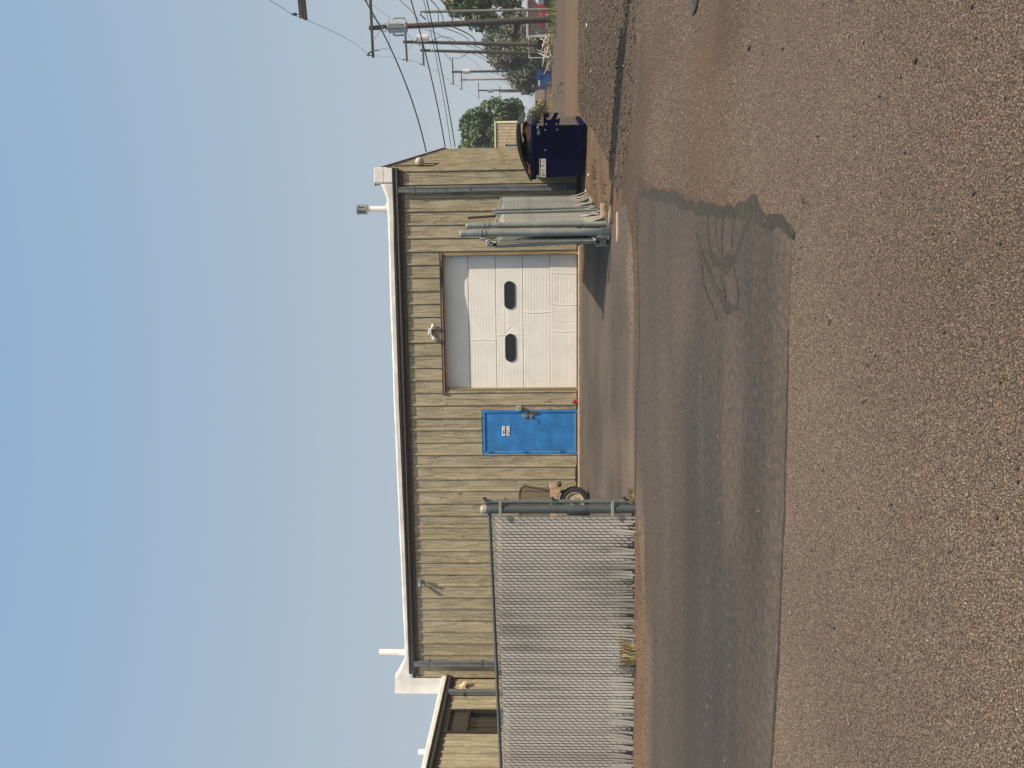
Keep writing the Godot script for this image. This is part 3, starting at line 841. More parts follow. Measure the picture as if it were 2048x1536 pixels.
	for i in xs.size() - 1:
		var p := func(k: int, y: float, z: float) -> Vector3: return Vector3(xs[k], y, z)
		dr.quad(p.call(i, 3.648, 0.012), p.call(i, 3.604, out[i] + 0.010), p.call(i + 1, 3.604, out[i + 1] + 0.010), p.call(i + 1, 3.648, 0.012))
		dr.quad(p.call(i, 3.602, 0.0), p.call(i + 1, 3.602, 0.0), p.call(i + 1, 3.604, out[i + 1] + 0.010), p.call(i, 3.604, out[i] + 0.010))
	dr.box(Vector3(0.87, 3.640, 0.0), Vector3(3.93, 3.665, 0.024), 0.003)
	build(dr, "drip_edge", M.fascia, b)
	one_box("threshold", Vector3(0.99, 0.60, -0.24), Vector3(3.86, 0.69, 0.02), 0.004, M.rust_sill, b)

func blue_door(b: Node3D) -> void:
	var o := Node3D.new(); o.name = "entrance_door"; b.add_child(o, true)
	o.set_meta("label", "bright blue steel door with two small plates and a lever lock")
	var f := MB.new()
	for q in [[-0.482, -0.428, 0.70, 2.795], [0.452, 0.508, 0.70, 2.795]]: f.box(Vector3(q[0], q[2], -0.2), Vector3(q[1], q[3], 0.012), 0.005)
	f.box(Vector3(-0.4275, 2.735, -0.2), Vector3(0.4515, 2.795, 0.0119), 0.005)
	build(f, "door_frame", M.blue, o)
	var l := one_box("door_leaf", Vector3(-0.422, 0.745, -0.045), Vector3(0.446, 2.729, -0.006), 0.006, M.blue, o)
	one_box("kick_strip", Vector3(-0.42, 0.742, -0.0065), Vector3(0.44, 0.765, 0.004), 0.003, M.worn_edge, l)
	one_box("hinge_edge", Vector3(-0.430, 0.76, -0.008), Vector3(-0.418, 2.72, 0.0), 0.003, M.worn_edge, l)
	one_box("door_sill", Vector3(-0.48, 0.69, -0.2), Vector3(0.50, 0.735, 0.0), 0.004, M.rust_sill, o)
	for y in [2.56, 1.78, 0.98]:
		var h := MB.new(); h.rod(Vector3(-0.425, y, 0.012), Vector3(-0.425, y + 0.115, 0.012), 0.011, 10, true)
		h.box(Vector3(-0.465, y + 0.002, 0.0105), Vector3(-0.428, y + 0.113, 0.0145), 0.001)
		build(h, "hinge", M.blue_dark, o)
	# lock: a steel plate, keypad block, lever
	var lk := one_box("lock_plate", Vector3(0.385, 1.66, -0.006), Vector3(0.452, 1.92, 0.004), 0.002, M.steel, o)
	one_box("guard_plate", Vector3(0.418, 1.585, 0.0045), Vector3(0.478, 1.80, 0.018), 0.003, M.rust_steel, lk)
	one_box("deadbolt", Vector3(0.345, 1.80, 0.004), Vector3(0.412, 1.90, 0.034), 0.012, M.steel, lk)
	var lv := MB.new()
	lv.rod(Vector3(0.372, 1.725, 0.0), Vector3(0.372, 1.725, 0.016), 0.034, 18, true)
	lv.rod(Vector3(0.372, 1.725, 0.016), Vector3(0.372, 1.725, 0.062), 0.011, 10, true)
	lv.box(Vector3(0.27, 1.715, 0.05), Vector3(0.385, 1.736, 0.066), 0.007)
	build(lv, "lever_handle", M.steel, lk)
	# two small plates, each with dark print
	for y in [2.298, 2.196]:
		var p := one_box("notice_plate", Vector3(-0.068, y, -0.0058), Vector3(0.152, y + 0.068, 0.005), 0.006, M.plate, o)
		var ink := MB.new()
		if y > 2.25:
			for q in [[-0.03, 0.062, 0.040, 0.060], [-0.002, 0.022, 0.018, 0.034], [0.045, 0.09, 0.012, 0.022]]: ink.box(Vector3(q[0], y + q[2] - 0.012, 0.0048), Vector3(q[1], y + q[3] - 0.012, 0.0062))
		else:
			for q in [[-0.045, -0.005, 0.030, 0.044], [0.0, 0.03, 0.036, 0.050], [0.036, 0.065, 0.030, 0.044], [-0.03, 0.02, 0.014, 0.024]]: ink.box(Vector3(q[0], y + q[2], 0.0048), Vector3(q[1], y + q[3], 0.0062))
		build(ink, "lettering", M.black, p)
		var red := MB.new(); red.tube([Vector3(0.118, y + 0.034, 0.0048), Vector3(0.118, y + 0.034, 0.0064)], [0.014], 12)
		build(red, "emblem", M.rust_red, p)

func make_fixtures() -> void:
	var fr := Transform3D(Basis(Vector3.UP, TURN), ORIGIN)
	# twin flood lamp over the garage door
	var o := base("flood_lamp", in_wall(2.25, 3.88, 0.0), TURN)
	tag(o, "white twin headed flood lamp mounted above the garage door", "lamp")
	one_box("junction_box", Vector3(-0.065, -0.02, 0.001), Vector3(0.065, 0.055, 0.07), 0.01, M.white_metal, o)
	for s in [-1.0, 1.0]:
		var h := MB.new()
		var dir := Vector3(s * 0.75, -0.60, 0.18).normalized()
		var st := Vector3(s * 0.06, -0.005, 0.05)
		h.tube([st, st + dir * 0.05, st + dir * 0.06, st + dir * 0.10, st + dir * 0.125], [0.018, 0.020, 0.034, 0.046, 0.050], 14)
		build(h, "lamp_head", M.white_metal, o)
		var g := MB.new(); g.tube([st + dir * 0.1245, st + dir * 0.128], [0.044], 14); build(g, "lens", M.lamp_glass, o)
	# small flood lamp under the gutter at the left
	o = base("flood_lamp", in_wall(-3.42, 4.30, 0.0), TURN)
	tag(o, "small weathered twin flood lamp under the gutter above the slatted fence", "lamp")
	var mb := MB.new(); mb.rod(Vector3(0, 0, 0.001), Vector3(0, 0, 0.03), 0.05, 14, true); build(mb, "mounting_plate", M.galv, o)
	for s in [-1.0, 1.0]:
		mb = MB.new()
		var dir := Vector3(s * 0.5, -0.25, 0.75).normalized()
		mb.tube([Vector3(s * 0.02, 0, 0.03), Vector3(s * 0.035, -0.01, 0.07)], [0.014], 8)
		mb.tube([Vector3(s * 0.035, -0.01, 0.07), Vector3(s * 0.035, -0.01, 0.07) + dir * 0.05, Vector3(s * 0.035, -0.01, 0.07) + dir * 0.11], [0.022, 0.036, 0.046], 14)
		build(mb, "lamp_head", M.galv, o)
	# round lamp and looped conduit on the alley side
	var side := fr * Transform3D(Basis(SIDE, Vector3.UP, SIDE.cross(Vector3.UP)), Vector3(5.652, 0, 0))
	o = base("globe_lamp", side * Vector3(1.05, 4.18, 0.018), TURN + SIDE.signed_angle_to(Vector3.RIGHT, Vector3.DOWN))
	o.basis = side.basis
	tag(o, "round grey lamp with looped cable on the alley side near the roof corner", "lamp")
	mb = MB.new(); mb.dome(Vector3(0, 0, 0.10), 0.10, 1.0, true, 18, 7); build(mb, "globe", M.lamp_grey, o)
	one_box("bracket", Vector3(-0.05, -0.06, 0.0), Vector3(0.05, 0.06, 0.06), 0.01, M.galv, o)
	mb = MB.new()
	mb.tube([Vector3(-0.05, 0.55, 0.02), Vector3(-0.06, 0.2, 0.02), Vector3(-0.06, -0.3, 0.02), Vector3(0.02, -0.40, 0.04), Vector3(0.12, -0.42, 0.05), Vector3(0.16, -0.33, 0.05), Vector3(0.1, -0.2, 0.05), Vector3(0.12, -0.08, 0.05), Vector3(0.03, -0.02, 0.05)], [0.012], 7)
	build(mb, "cable", M.black, o)
	# junction box beside the blue door
	o = base("electrical_box", in_wall(0.556, 1.93, 0.0), TURN)
	tag(o, "small grey outlet box on the boards beside the blue door", "electrical box")
	one_box("housing", Vector3(-0.058, 0, 0.019), Vector3(0.058, 0.112, 0.075), 0.008, M.galv_light, o)
	one_box("cover_plate", Vector3(-0.05, 0.006, 0.0745), Vector3(0.05, 0.106, 0.080), 0.003, M.galv_light, o)
	mb = MB.new()
	for q in [[-0.02, 0.075], [0.02, 0.04], [0.0, 0.055], [-0.03, 0.03]]: mb.rod(Vector3(q[0], q[1], 0.079), Vector3(q[0], q[1], 0.0815), 0.009, 10, true)
	build(mb, "knockout", M.black, o)
	# tin can
	o = base("tin_can", in_wall(0.70, 0.70, 0.09), TURN)
	tag(o, "red tin can standing at the wall between garage and blue doors", "can")
	mb = MB.new(); mb.tube([Vector3(0, 0.006, 0), Vector3(0, 0.11, 0)], [0.043], 18); build(mb, "label_band", M.red_can, o)
	mb = MB.new(); mb.tube([Vector3(0, 0.0, 0), Vector3(0, 0.006, 0)], [0.045], 18); mb.tube([Vector3(0, 0.11, 0), Vector3(0, 0.118, 0)], [0.045, 0.045], 18); build(mb, "rim", M.galv_light, o)
	# black mat against the wall and a stick on the ledge
	o = tag(one_box("rubber_strip", Vector3(-0.30, 0, 0), Vector3(0.0, 0.055, 0.05), 0.008, M.rubber, self), "black rubber strip lying along the wall beside the trailer", "strip")
	o.transform = fr * Transform3D(Basis.IDENTITY, Vector3(-0.80, 0.705, 0.03))

func make_annex() -> void:
	var b := base("annex_building", in_wall(-5.82, 0, 0), TURN)
	tag(b, "lower tan boarded wing at the far left with a dark window behind the fence", "building")
	# its wall runs towards the street: x of this frame is that direction seen from the yard, right to left
	var fr := Transform3D(Basis(Vector3(0, 0, -1), Vector3.UP, Vector3(1, 0, 0)), Vector3.ZERO)   # wall x = -z, outward = +x
	var L := 5.6
	var core := MB.new()
	core.box(Vector3(-6.0, 0.2, -0.3), Vector3(-0.10, 3.60, L)); build(core, "wall", M.dark_gap, b)
	var rf := MB.new(); rf.box(Vector3(-6.0, 3.602, 0.0), Vector3(-0.12, 3.70, L)); build(rf, "roof", M.white_roof, b)
	# window opening along x = -t, t from 1.25 to 2.07
	boarding(b, -L, -0.02, 0.5, 3.60, 0.2085, 0.0, [[-2.075, -1.245, 2.40, 3.61]], fr)
	membrane(b, "parapet_cap", [[-L, 3.735, 3.83], [-3.0, 3.74, 3.828], [-1.2, 3.735, 3.835], [0.0, 3.74, 3.84]], 0.075, 0.5, fr)
	var gut := MB.new()
	var gp_ := PackedVector2Array([Vector2(0.03, 3.735), Vector2(0.03, 3.62), Vector2(0.075, 3.61), Vector2(0.088, 3.64), Vector2(0.080, 3.675), Vector2(0.105, 3.715), Vector2(0.105, 3.735)])
	gut.prism(gp_, -L, -0.01, fr * Transform3D(Basis(Vector3(0, 0, 1), Vector3(0, 1, 0), Vector3(-1, 0, 0)), Vector3.ZERO) * Transform3D(Basis.from_scale(Vector3(1, 1, 1)), Vector3(0, 0, L)) )
	build(gut, "gutter", M.gutter, b)
	one_box("fascia_board", Vector3(-L, 3.53, 0.001), Vector3(-0.02, 3.618, 0.03), 0.004, M.fascia, b, fr)
	downspout(b, -0.67, 0.13, 0.6, 3.62, 0.03, fr)
	var w := Node3D.new(); w.name = "window"; b.add_child(w, true)
	var f := MB.new()
	for q in [[-2.07, -2.02, 2.40, 3.53], [-1.30, -1.25, 2.40, 3.53], [-2.0199, -1.3001, 3.48, 3.529], [-2.0199, -1.3001, 2.40, 2.45], [-2.0199, -1.3001, 3.06, 3.11]]:
		f.box(Vector3(q[0], q[2], -0.09), Vector3(q[1], q[3], 0.03), 0.004, fr)
	build(f, "frame", M.bronze, w)
	one_box("solid_panel", Vector3(-2.0198, 3.111, -0.05), Vector3(-1.3002, 3.479, -0.02), 0.003, M.bronze_panel, w, fr)
	var g := MB.new(); g.box(Vector3(-2.0198, 2.451, -0.046), Vector3(-1.3002, 3.059, -0.042), 0.0, fr); build(g, "pane", M.pane_glass, w)
	for i in 14:
		var y := 2.47 + i * 0.041
		one_box("blind_slat", Vector3(-2.01, y, -0.090), Vector3(-1.45, y + 0.030, -0.084), 0.0, M.blind, w, fr)
	var v := MB.new(); v.tube([Vector3(-0.3, 3.6, 2.24), Vector3(-0.3, 4.05, 2.24)], [0.055], 14); build(v, "vent_pipe", M.white_roof, b)
	var c := base("wall_vent_hood", in_wall(-5.82, 3.27, 0.36), TURN)
	tag(c, "small beige vent hood on the annex wall near its inner corner", "vent")
	var h := MB.new()
	h.prism(PackedVector2Array([Vector2(0, 0), Vector2(0.11, -0.02), Vector2(0.11, 0.03), Vector2(0.0, 0.13)]), -0.08, 0.08)
	build(h, "hood", M.beige_metal, c)
	one_box("flange", Vector3(0.001, -0.04, -0.11), Vector3(0.012, 0.15, 0.11), 0.003, M.beige_metal, c)

# ------------------------------------------------------------------ fences
# a chain link panel with privacy slats: x runs along it, +z is the side one sees
func link_panel(parent: Node, fr: Transform3D, L: float, b0: float, b1: float, t0: float, t1: float, pitch: float, slat_mat: Material, wire_mat: Material, flare: float, wide: Array, wr := 0.0031, P := 0.087) -> void:
	var n := int(L / pitch)
	var wires := MB.new(); var knots := MB.new()
	for k in n:
		var x := k * pitch
		var f := x / L
		var yb := lerpf(b0, b1, f); var yt := lerpf(t0, t1, f)
		# the slat: an upright ribbed strip that spreads at its foot
		var gap := 0.0088 * rr(0.6, 1.3)
		for w in wide:
			if x > w[0] and x < w[1]: gap = 0.003
		var mb := MB.new()
		var tone := rr(0.80, 1.04) * (0.95 + 0.2 * nz.get_noise_2d(x * 60.0, 5.0 + L))
		var foot := -0.05 + rr(-0.05, 0.045)
		var sx := rr(-1, 1) * 0.018 * flare + 0.012 * flare * sin(x * 5.0)
		var sz := rr(-0.3, 1.0) * 0.05 * flare
		var top := yt - 0.055 + rr(-0.012, 0.012)
		var ys := [yb + foot, yb + 0.03, yb + 0.14, yb + 0.30, yb + 0.6, yb + 0.95, lerpf(yb + 0.95, top, 0.55), top]
		var rows := []
		for j in ys.size():
			var e := pow(clampf(1.0 - (ys[j] - yb - foot) / 0.32, 0, 1), 1.6)
			rows.append([x + sx * e, ys[j], sz * e])
		var hw := (pitch - gap) / 2.0
		for j in ys.size() - 1:
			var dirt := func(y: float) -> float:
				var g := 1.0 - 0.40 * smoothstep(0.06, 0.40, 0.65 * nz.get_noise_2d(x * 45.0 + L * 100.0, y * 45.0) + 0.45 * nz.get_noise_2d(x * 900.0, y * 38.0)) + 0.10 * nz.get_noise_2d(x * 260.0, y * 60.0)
				return g * (1.0 - 0.16 * smoothstep(0.30, 0.0, y - yb))  # besides the dirt, shade is painted in towards the slat foot
			var a: Array = rows[j]; var c: Array = rows[j + 1]
			var i0 := mb.v.size()
			for q in [a, c]:
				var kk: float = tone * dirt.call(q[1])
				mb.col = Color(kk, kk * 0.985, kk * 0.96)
				for s in [[-1.0, 0.001], [-0.55, 0.0035], [0.55, 0.0035], [1.0, 0.001], [1.0, -0.005], [-1.0, -0.005]]:
					mb.vert(fr * Vector3(q[0] + s[0] * hw + pitch / 2, q[1], q[2] + s[1]), fr.basis * Vector3(s[0] * 0.25, 0, 1.0 if s[1] > 0 else -1.0).normalized(), Vector2(q[0] * 2.0, q[1]))
			for s in 6:
				var u := i0 + s; var w2 := i0 + (s + 1) % 6
				mb.ix.append_array([u, u + 6, w2, w2, u + 6, w2 + 6])
		build(mb, "slat", slat_mat, parent)
		# the wires over and behind this slat
		var y := yb + 0.02 + (P / 2 if k % 2 else 0.0)
		while y < yt - 0.03:
			var b := 0.007 * nz.get_noise_2d(x * 300.0, y * 300.0)
			var y2 := y + P / 2
			wires.tube([fr * Vector3(x, y + b, 0.0015), fr * Vector3(x + pitch * 0.5, (y + y2) / 2 + b, 0.0055), fr * Vector3(x + pitch, y2 + b, 0.0015)], [wr], 4, false)
			wires.tube([fr * Vector3(x, y2 + b, -0.001), fr * Vector3(x + pitch, y + b, -0.0045)], [0.0019], 3, false)
			y += P
		# the crossing strands that fill the gap between two slats
		var zig := []; var zy := yb - 0.01
		while zy < yt - 0.05:
			zig.append(fr * Vector3(x + 0.0012 * (1.0 if zig.size() % 2 else -1.0), zy, 0.0015)); zy += P
		wires.tube(zig, [wr * 1.15], 4, false)
		# knuckles at the top, twisted ends at the foot
		knots.tube([fr * Vector3(x, yt - 0.06, 0.002), fr * Vector3(x + pitch * 0.3, yt - 0.02, 0.006), fr * Vector3(x + pitch * 0.7, yt - 0.022, 0.004), fr * Vector3(x + pitch, yt - 0.06, 0.0)], [0.0034], 4, false)
		wires.tube([fr * Vector3(x, yb + 0.03, 0.003), fr * Vector3(x + pitch * rr(0.1, 0.6), yb - 0.02, 0.005)], [0.002], 4, false)
	build(wires, "wire_mesh", wire_mat, parent)
	build(knots, "knuckles", M.galv_light, parent)

func post(parent: Node, called: String, p: Vector3, top: Vector3, r: float, m: Material, capm: Material, bands := []) -> MeshInstance3D:
	var mb := MB.new(); mb.tube([p - Vector3(0, 0.12, 0), top], [r], 20)
	var o := build(mb, called, m, parent)
	mb = MB.new()
	var dir := (top - p).normalized()
	mb.tube([top - dir * 0.045, top + dir * 0.004], [r * 1.06], 20)
	mb.dome(top + dir * 0.003, r * 1.02, 0.62, false, 20, 6)
	build(mb, "post_cap", capm, o)
	for h in bands:
		var c: Vector3 = p + dir * float(h)
		mb = MB.new(); mb.tube([c - dir * 0.011, c + dir * 0.011], [r + 0.0035], 20)
		build(mb, "tension_band", m, o)
	return o

func make_left_fence() -> void:
	var A := gp(-6.72, 9.556); var B := gp(-1.645, 9.113)
	var f := base("slatted_fence", Vector3(A.x, 0, A.z))
	tag(f, "chain link fence woven with grey slats, in front of the yard at left", "fence")
	var ax := Vector3(B.x - A.x, 0, B.z - A.z); var L := ax.length(); ax = ax / L
	var fr := Transform3D(Basis(ax, Vector3.UP, ax.cross(Vector3.UP)), Vector3.ZERO)
	var t0 := 2.06; var t1 := 2.205
	var lat := func(s: float) -> float: return lerpf(2.047, 2.205, s / L)
	link_panel(f, fr, L, A.y + 0.035, B.y + 0.035, t0 - 0.01, t1 - 0.015, 0.0378, M.slat, M.wire_dark, 1.0, [[L - 2.95, L - 2.62], [0.0, L - 3.25]])
	var mb := MB.new()
	mb.tube([fr * Vector3(-0.2, lat.call(-0.2), -0.022), fr * Vector3(L * 0.5, lat.call(L * 0.5), -0.022), fr * Vector3(L + 0.10, lat.call(L + 0.1), -0.012)], [0.0215], 12)
	build(mb, "top_rail", M.pipe_dark, f)
	for s in [0.9, 3.0]:
		var pp: Vector3 = fr * Vector3(s, lerpf(A.y, B.y, s / L), -0.06)
		mb = MB.new(); mb.tube([pp - Vector3(0, 0.1, 0), Vector3(pp.x, lat.call(s) - 0.02, pp.z)], [0.03], 12); build(mb, "line_post", M.pipe_dark, f)
	mb = MB.new()
	mb.tube([fr * Vector3(-0.2, A.y + 0.03, -0.010), fr * Vector3(L, B.y + 0.05, -0.010)], [0.003], 5); build(mb, "tension_wire", M.wire_dark, f)
	# the heavy end post
	var pb := Vector3(0.075, 0, 0) + fr * Vector3(L, B.y, 0)
	var p := post(f, "end_post", pb, pb + Vector3(-0.004, 1.90, 0), 0.056, M.pipe_dark, M.cap_light, [1.80, 1.72, 1.34, 0.98, 0.62, 0.18])
	for h in [1.68, 0.28]:
		mb = MB.new(); mb.tube([pb + Vector3(0, h - 0.02, 0), pb + Vector3(0, h + 0.02, 0)], [0.062], 18)
		mb.box(pb + Vector3(-0.10, h - 0.018, 0.045), pb + Vector3(0.10, h + 0.018, 0.066), 0.004)
		build(mb, "clamp", M.galv, p)
	mb = MB.new(); mb.rod(fr * Vector3(L - 0.018, B.y + 0.04, 0.006), fr * Vector3(L - 0.018, 2.15, 0.006), 0.006, 6, true); build(mb, "tension_bar", M.galv, f)
	# latch pipe with three open stubs
	var q := pb + Vector3(0.088, 0.08, 0.0)
	mb = MB.new(); mb.tube([q, q + Vector3(0.004, 1.78, 0)], [0.026], 14)
	var lp := build(mb, "latch_pipe", M.pipe_mid, f)
	for h in [1.77, 0.92, 0.02]:
		mb = MB.new(); mb.tube([q + Vector3(0, h, 0), q + Vector3(0.055, h + 0.035, 0.035)], [0.022], 12, false); mb.tube([q + Vector3(0, h - 0.03, 0), q + Vector3(0, h + 0.03, 0)], [0.032], 14)
		var st := build(mb, "stub", M.pipe_mid, lp)
		mb = MB.new(); mb.rod(q + Vector3(0.052, h + 0.033, 0.033), q + Vector3(0.0545, h + 0.0347, 0.0347), 0.017, 12, true); build(mb, "stub_opening", M.black, lp)
		mb = MB.new(); mb.tube([q + Vector3(0, h - 0.25, 0), q + Vector3(0, h - 0.22, 0)], [0.029], 14)
		if h > 0.5: build(mb, "collar", M.pipe_mid, lp)

func make_right_fence() -> void:
	# fence panel that runs back to the building
	var A := gp(2.54, 11.55); var B := gp(3.66, 14.15)
	var f := base("return_fence", Vector3(A.x, 0, A.z))
	tag(f, "short light grey slatted chain link fence running back to the workshop wall", "fence")
	var ax := Vector3(B.x - A.x, 0, B.z - A.z); var L := ax.length(); ax = ax / L
	var fr := Transform3D(Basis(ax, Vector3.UP, ax.cross(Vector3.UP)), Vector3.ZERO)
	link_panel(f, fr, L, A.y + 0.06, B.y + 0.05, 2.235, 2.25, 0.092, M.slat_light, M.wire_light, 2.2, [], 0.0060)
	var mb := MB.new(); mb.tube([fr * Vector3(-0.05, 2.24, -0.02), fr * Vector3(L, 2.255, -0.02)], [0.018], 10); build(mb, "top_rail", M.galv, f)
	for q in [[0.92, 0.0], [1.22, 0.0]]:
		var s: float = q[0]
		post(f, "line_post", fr * Vector3(s + 0.10, lerpf(A.y, B.y, s / L), 0.035), fr * Vector3(s, 2.30, 0.03), 0.021, M.galv, M.galv, [1.3, 0.9, 0.5])
	mb = MB.new(); mb.rod(fr * Vector3(1.95, 0.6, -0.10), fr * Vector3(1.62, 2.82, -0.18), 0.024, 10, true); build(mb, "leaning_pipe", M.rust_steel, f)
	# two heavy posts
	var pa := gp(2.285, 10.97)
	var o := base("gate_post", pa)
	tag(o, "tall thick grey steel gate post nearest the street, right of the garage door", "gate post", "gate posts")
	post(o, "pipe", Vector3.ZERO, Vector3(0.004, 2.255, 0), 0.054, M.galv, M.galv, [1.66, 1.34, 1.0, 0.68, 0.36])
	for h in [1.93, 0.10]:
		mb = MB.new()
		for e in [-0.03, 0.03]: mb.tube([Vector3(0.002, h + e - 0.012, 0), Vector3(0.002, h + e + 0.012, 0)], [0.064], 18)
		mb.box(Vector3(-0.10, h - 0.045, -0.02), Vector3(-0.055, h + 0.045, 0.03), 0.006)
		build(mb, "hinge_clamp", M.galv, o)
	var pc := gp(2.50, 11.42)
	o = base("gate_post", pc)
	tag(o, "second grey steel gate post just behind, where the return fence starts", "gate post", "gate posts")
	post(o, "pipe", Vector3.ZERO, Vector3(0.004, 2.19, 0), 0.045, M.galv, M.galv, [1.68, 1.2, 0.8, 0.4])
	mb = MB.new()
	for e in [1.86, 1.93]: mb.tube([Vector3(0.002, e - 0.012, 0), Vector3(0.002, e + 0.012, 0)], [0.055], 18)
	build(mb, "clamp", M.galv, o)
	# the gate leaf, swung open towards the building and seen almost end on
	var ga := gp(2.165, 11.12); var gb := gp(3.03, 14.35)
	var g := base("gate_leaf", Vector3(ga.x, 0, ga.z))
	tag(g, "open chain link gate leaf swung back beside the garage door, seen edge on", "gate")
	ax = Vector3(gb.x - ga.x, 0, gb.z - ga.z); L = ax.length(); ax = ax / L
	fr = Transform3D(Basis(ax, Vector3.UP, ax.cross(Vector3.UP)), Vector3.ZERO)
	var lo := 0.62; var hi := 2.23
	link_panel(g, fr * Transform3D(Basis.IDENTITY, Vector3(0.05, 0, 0)), L - 0.08, lo + 0.06, lo + 0.14, hi, hi, 0.092, M.slat_shade, M.wire_light, 0.3, [], 0.0060)  # slats here carry their shade in the colour
	mb = MB.new(); mb.tube([fr * Vector3(0.03, lo + 0.02, 0), fr * Vector3(-0.02, hi - 0.02, -0.05)], [0.026], 14)
	var up := build(mb, "frame_pipe", M.galv, g)
	for e in [0.45, 0.85, 1.25]:
		mb = MB.new(); mb.tube([fr * Vector3(0.03 - 0.05 * e / 1.6, lo + e, -0.05 * e / 1.6), fr * Vector3(0.03 - 0.05 * e / 1.6, lo + e + 0.02, -0.05 * e / 1.6)], [0.030], 14); build(mb, "tension_band", M.galv, up)
	mb = MB.new(); mb.tube([fr * Vector3(-0.06, hi, -0.02), fr * Vector3(L, hi, 0)], [0.026], 14, false); build(mb, "frame_pipe", M.galv, g)
	mb = MB.new(); mb.tube([fr * Vector3(-0.05, lo + 0.03, 0.0), fr * Vector3(L, lo + 0.10, 0)], [0.030], 14, false); build(mb, "frame_pipe", M.galv, g)
	mb = MB.new(); mb.tube([fr * Vector3(L, lo + 0.08, 0), fr * Vector3(L, hi, 0)], [0.024], 12); build(mb, "frame_pipe", M.galv, g)
	mb = MB.new(); mb.rod(fr * Vector3(-0.063, hi, -0.02), fr * Vector3(-0.061, hi, -0.02), 0.020, 14, true); mb.rod(fr * Vector3(-0.053, lo + 0.03, 0), fr * Vector3(-0.051, lo + 0.03, 0), 0.024, 14, true); build(mb, "pipe_opening", M.black, g)
	# latch loop and plate at the top, roller plate at the foot
	mb = MB.new(); mb.box(Vector3(-0.055, hi - 0.03, -0.045), Vector3(0.055, hi + 0.13, -0.037), 0.01); build(mb, "latch_plate", M.white_metal, g)
	mb = MB.new(); var loop := []
	for k in 17:
		var a := TAU * k / 16
		loop.append(Vector3(cos(a) * 0.042, hi + 0.035 + sin(a) * 0.075, 0.035))
	mb.tube(loop, [0.008], 7); build(mb, "latch_loop", M.black, g)
	mb = MB.new(); mb.tube([Vector3(0.0, hi + 0.02, 0.02), Vector3(0.0, hi + 0.085, 0.03)], [0.022], 12); build(mb, "latch_fork", M.galv, g)
	mb = MB.new(); var pl := PackedVector2Array()
	for k in 9: pl.append(Vector2(0.02 + 0.085 * sin(PI * k / 8), lo - 0.02 - 0.085 * cos(PI * k / 8) + 0.0))
	pl.append(Vector2(-0.075, lo + 0.065)); pl.append(Vector2(-0.075, lo - 0.105))
	mb.prism(pl, -0.02, 0.03); build(mb, "roller_plate", M.galv, g)
	mb = MB.new(); mb.tube([Vector3(0.0, lo - 0.07, -0.06), Vector3(0.0, lo - 0.07, -0.025)], [0.07], 16); build(mb, "roller", M.rubber, g)

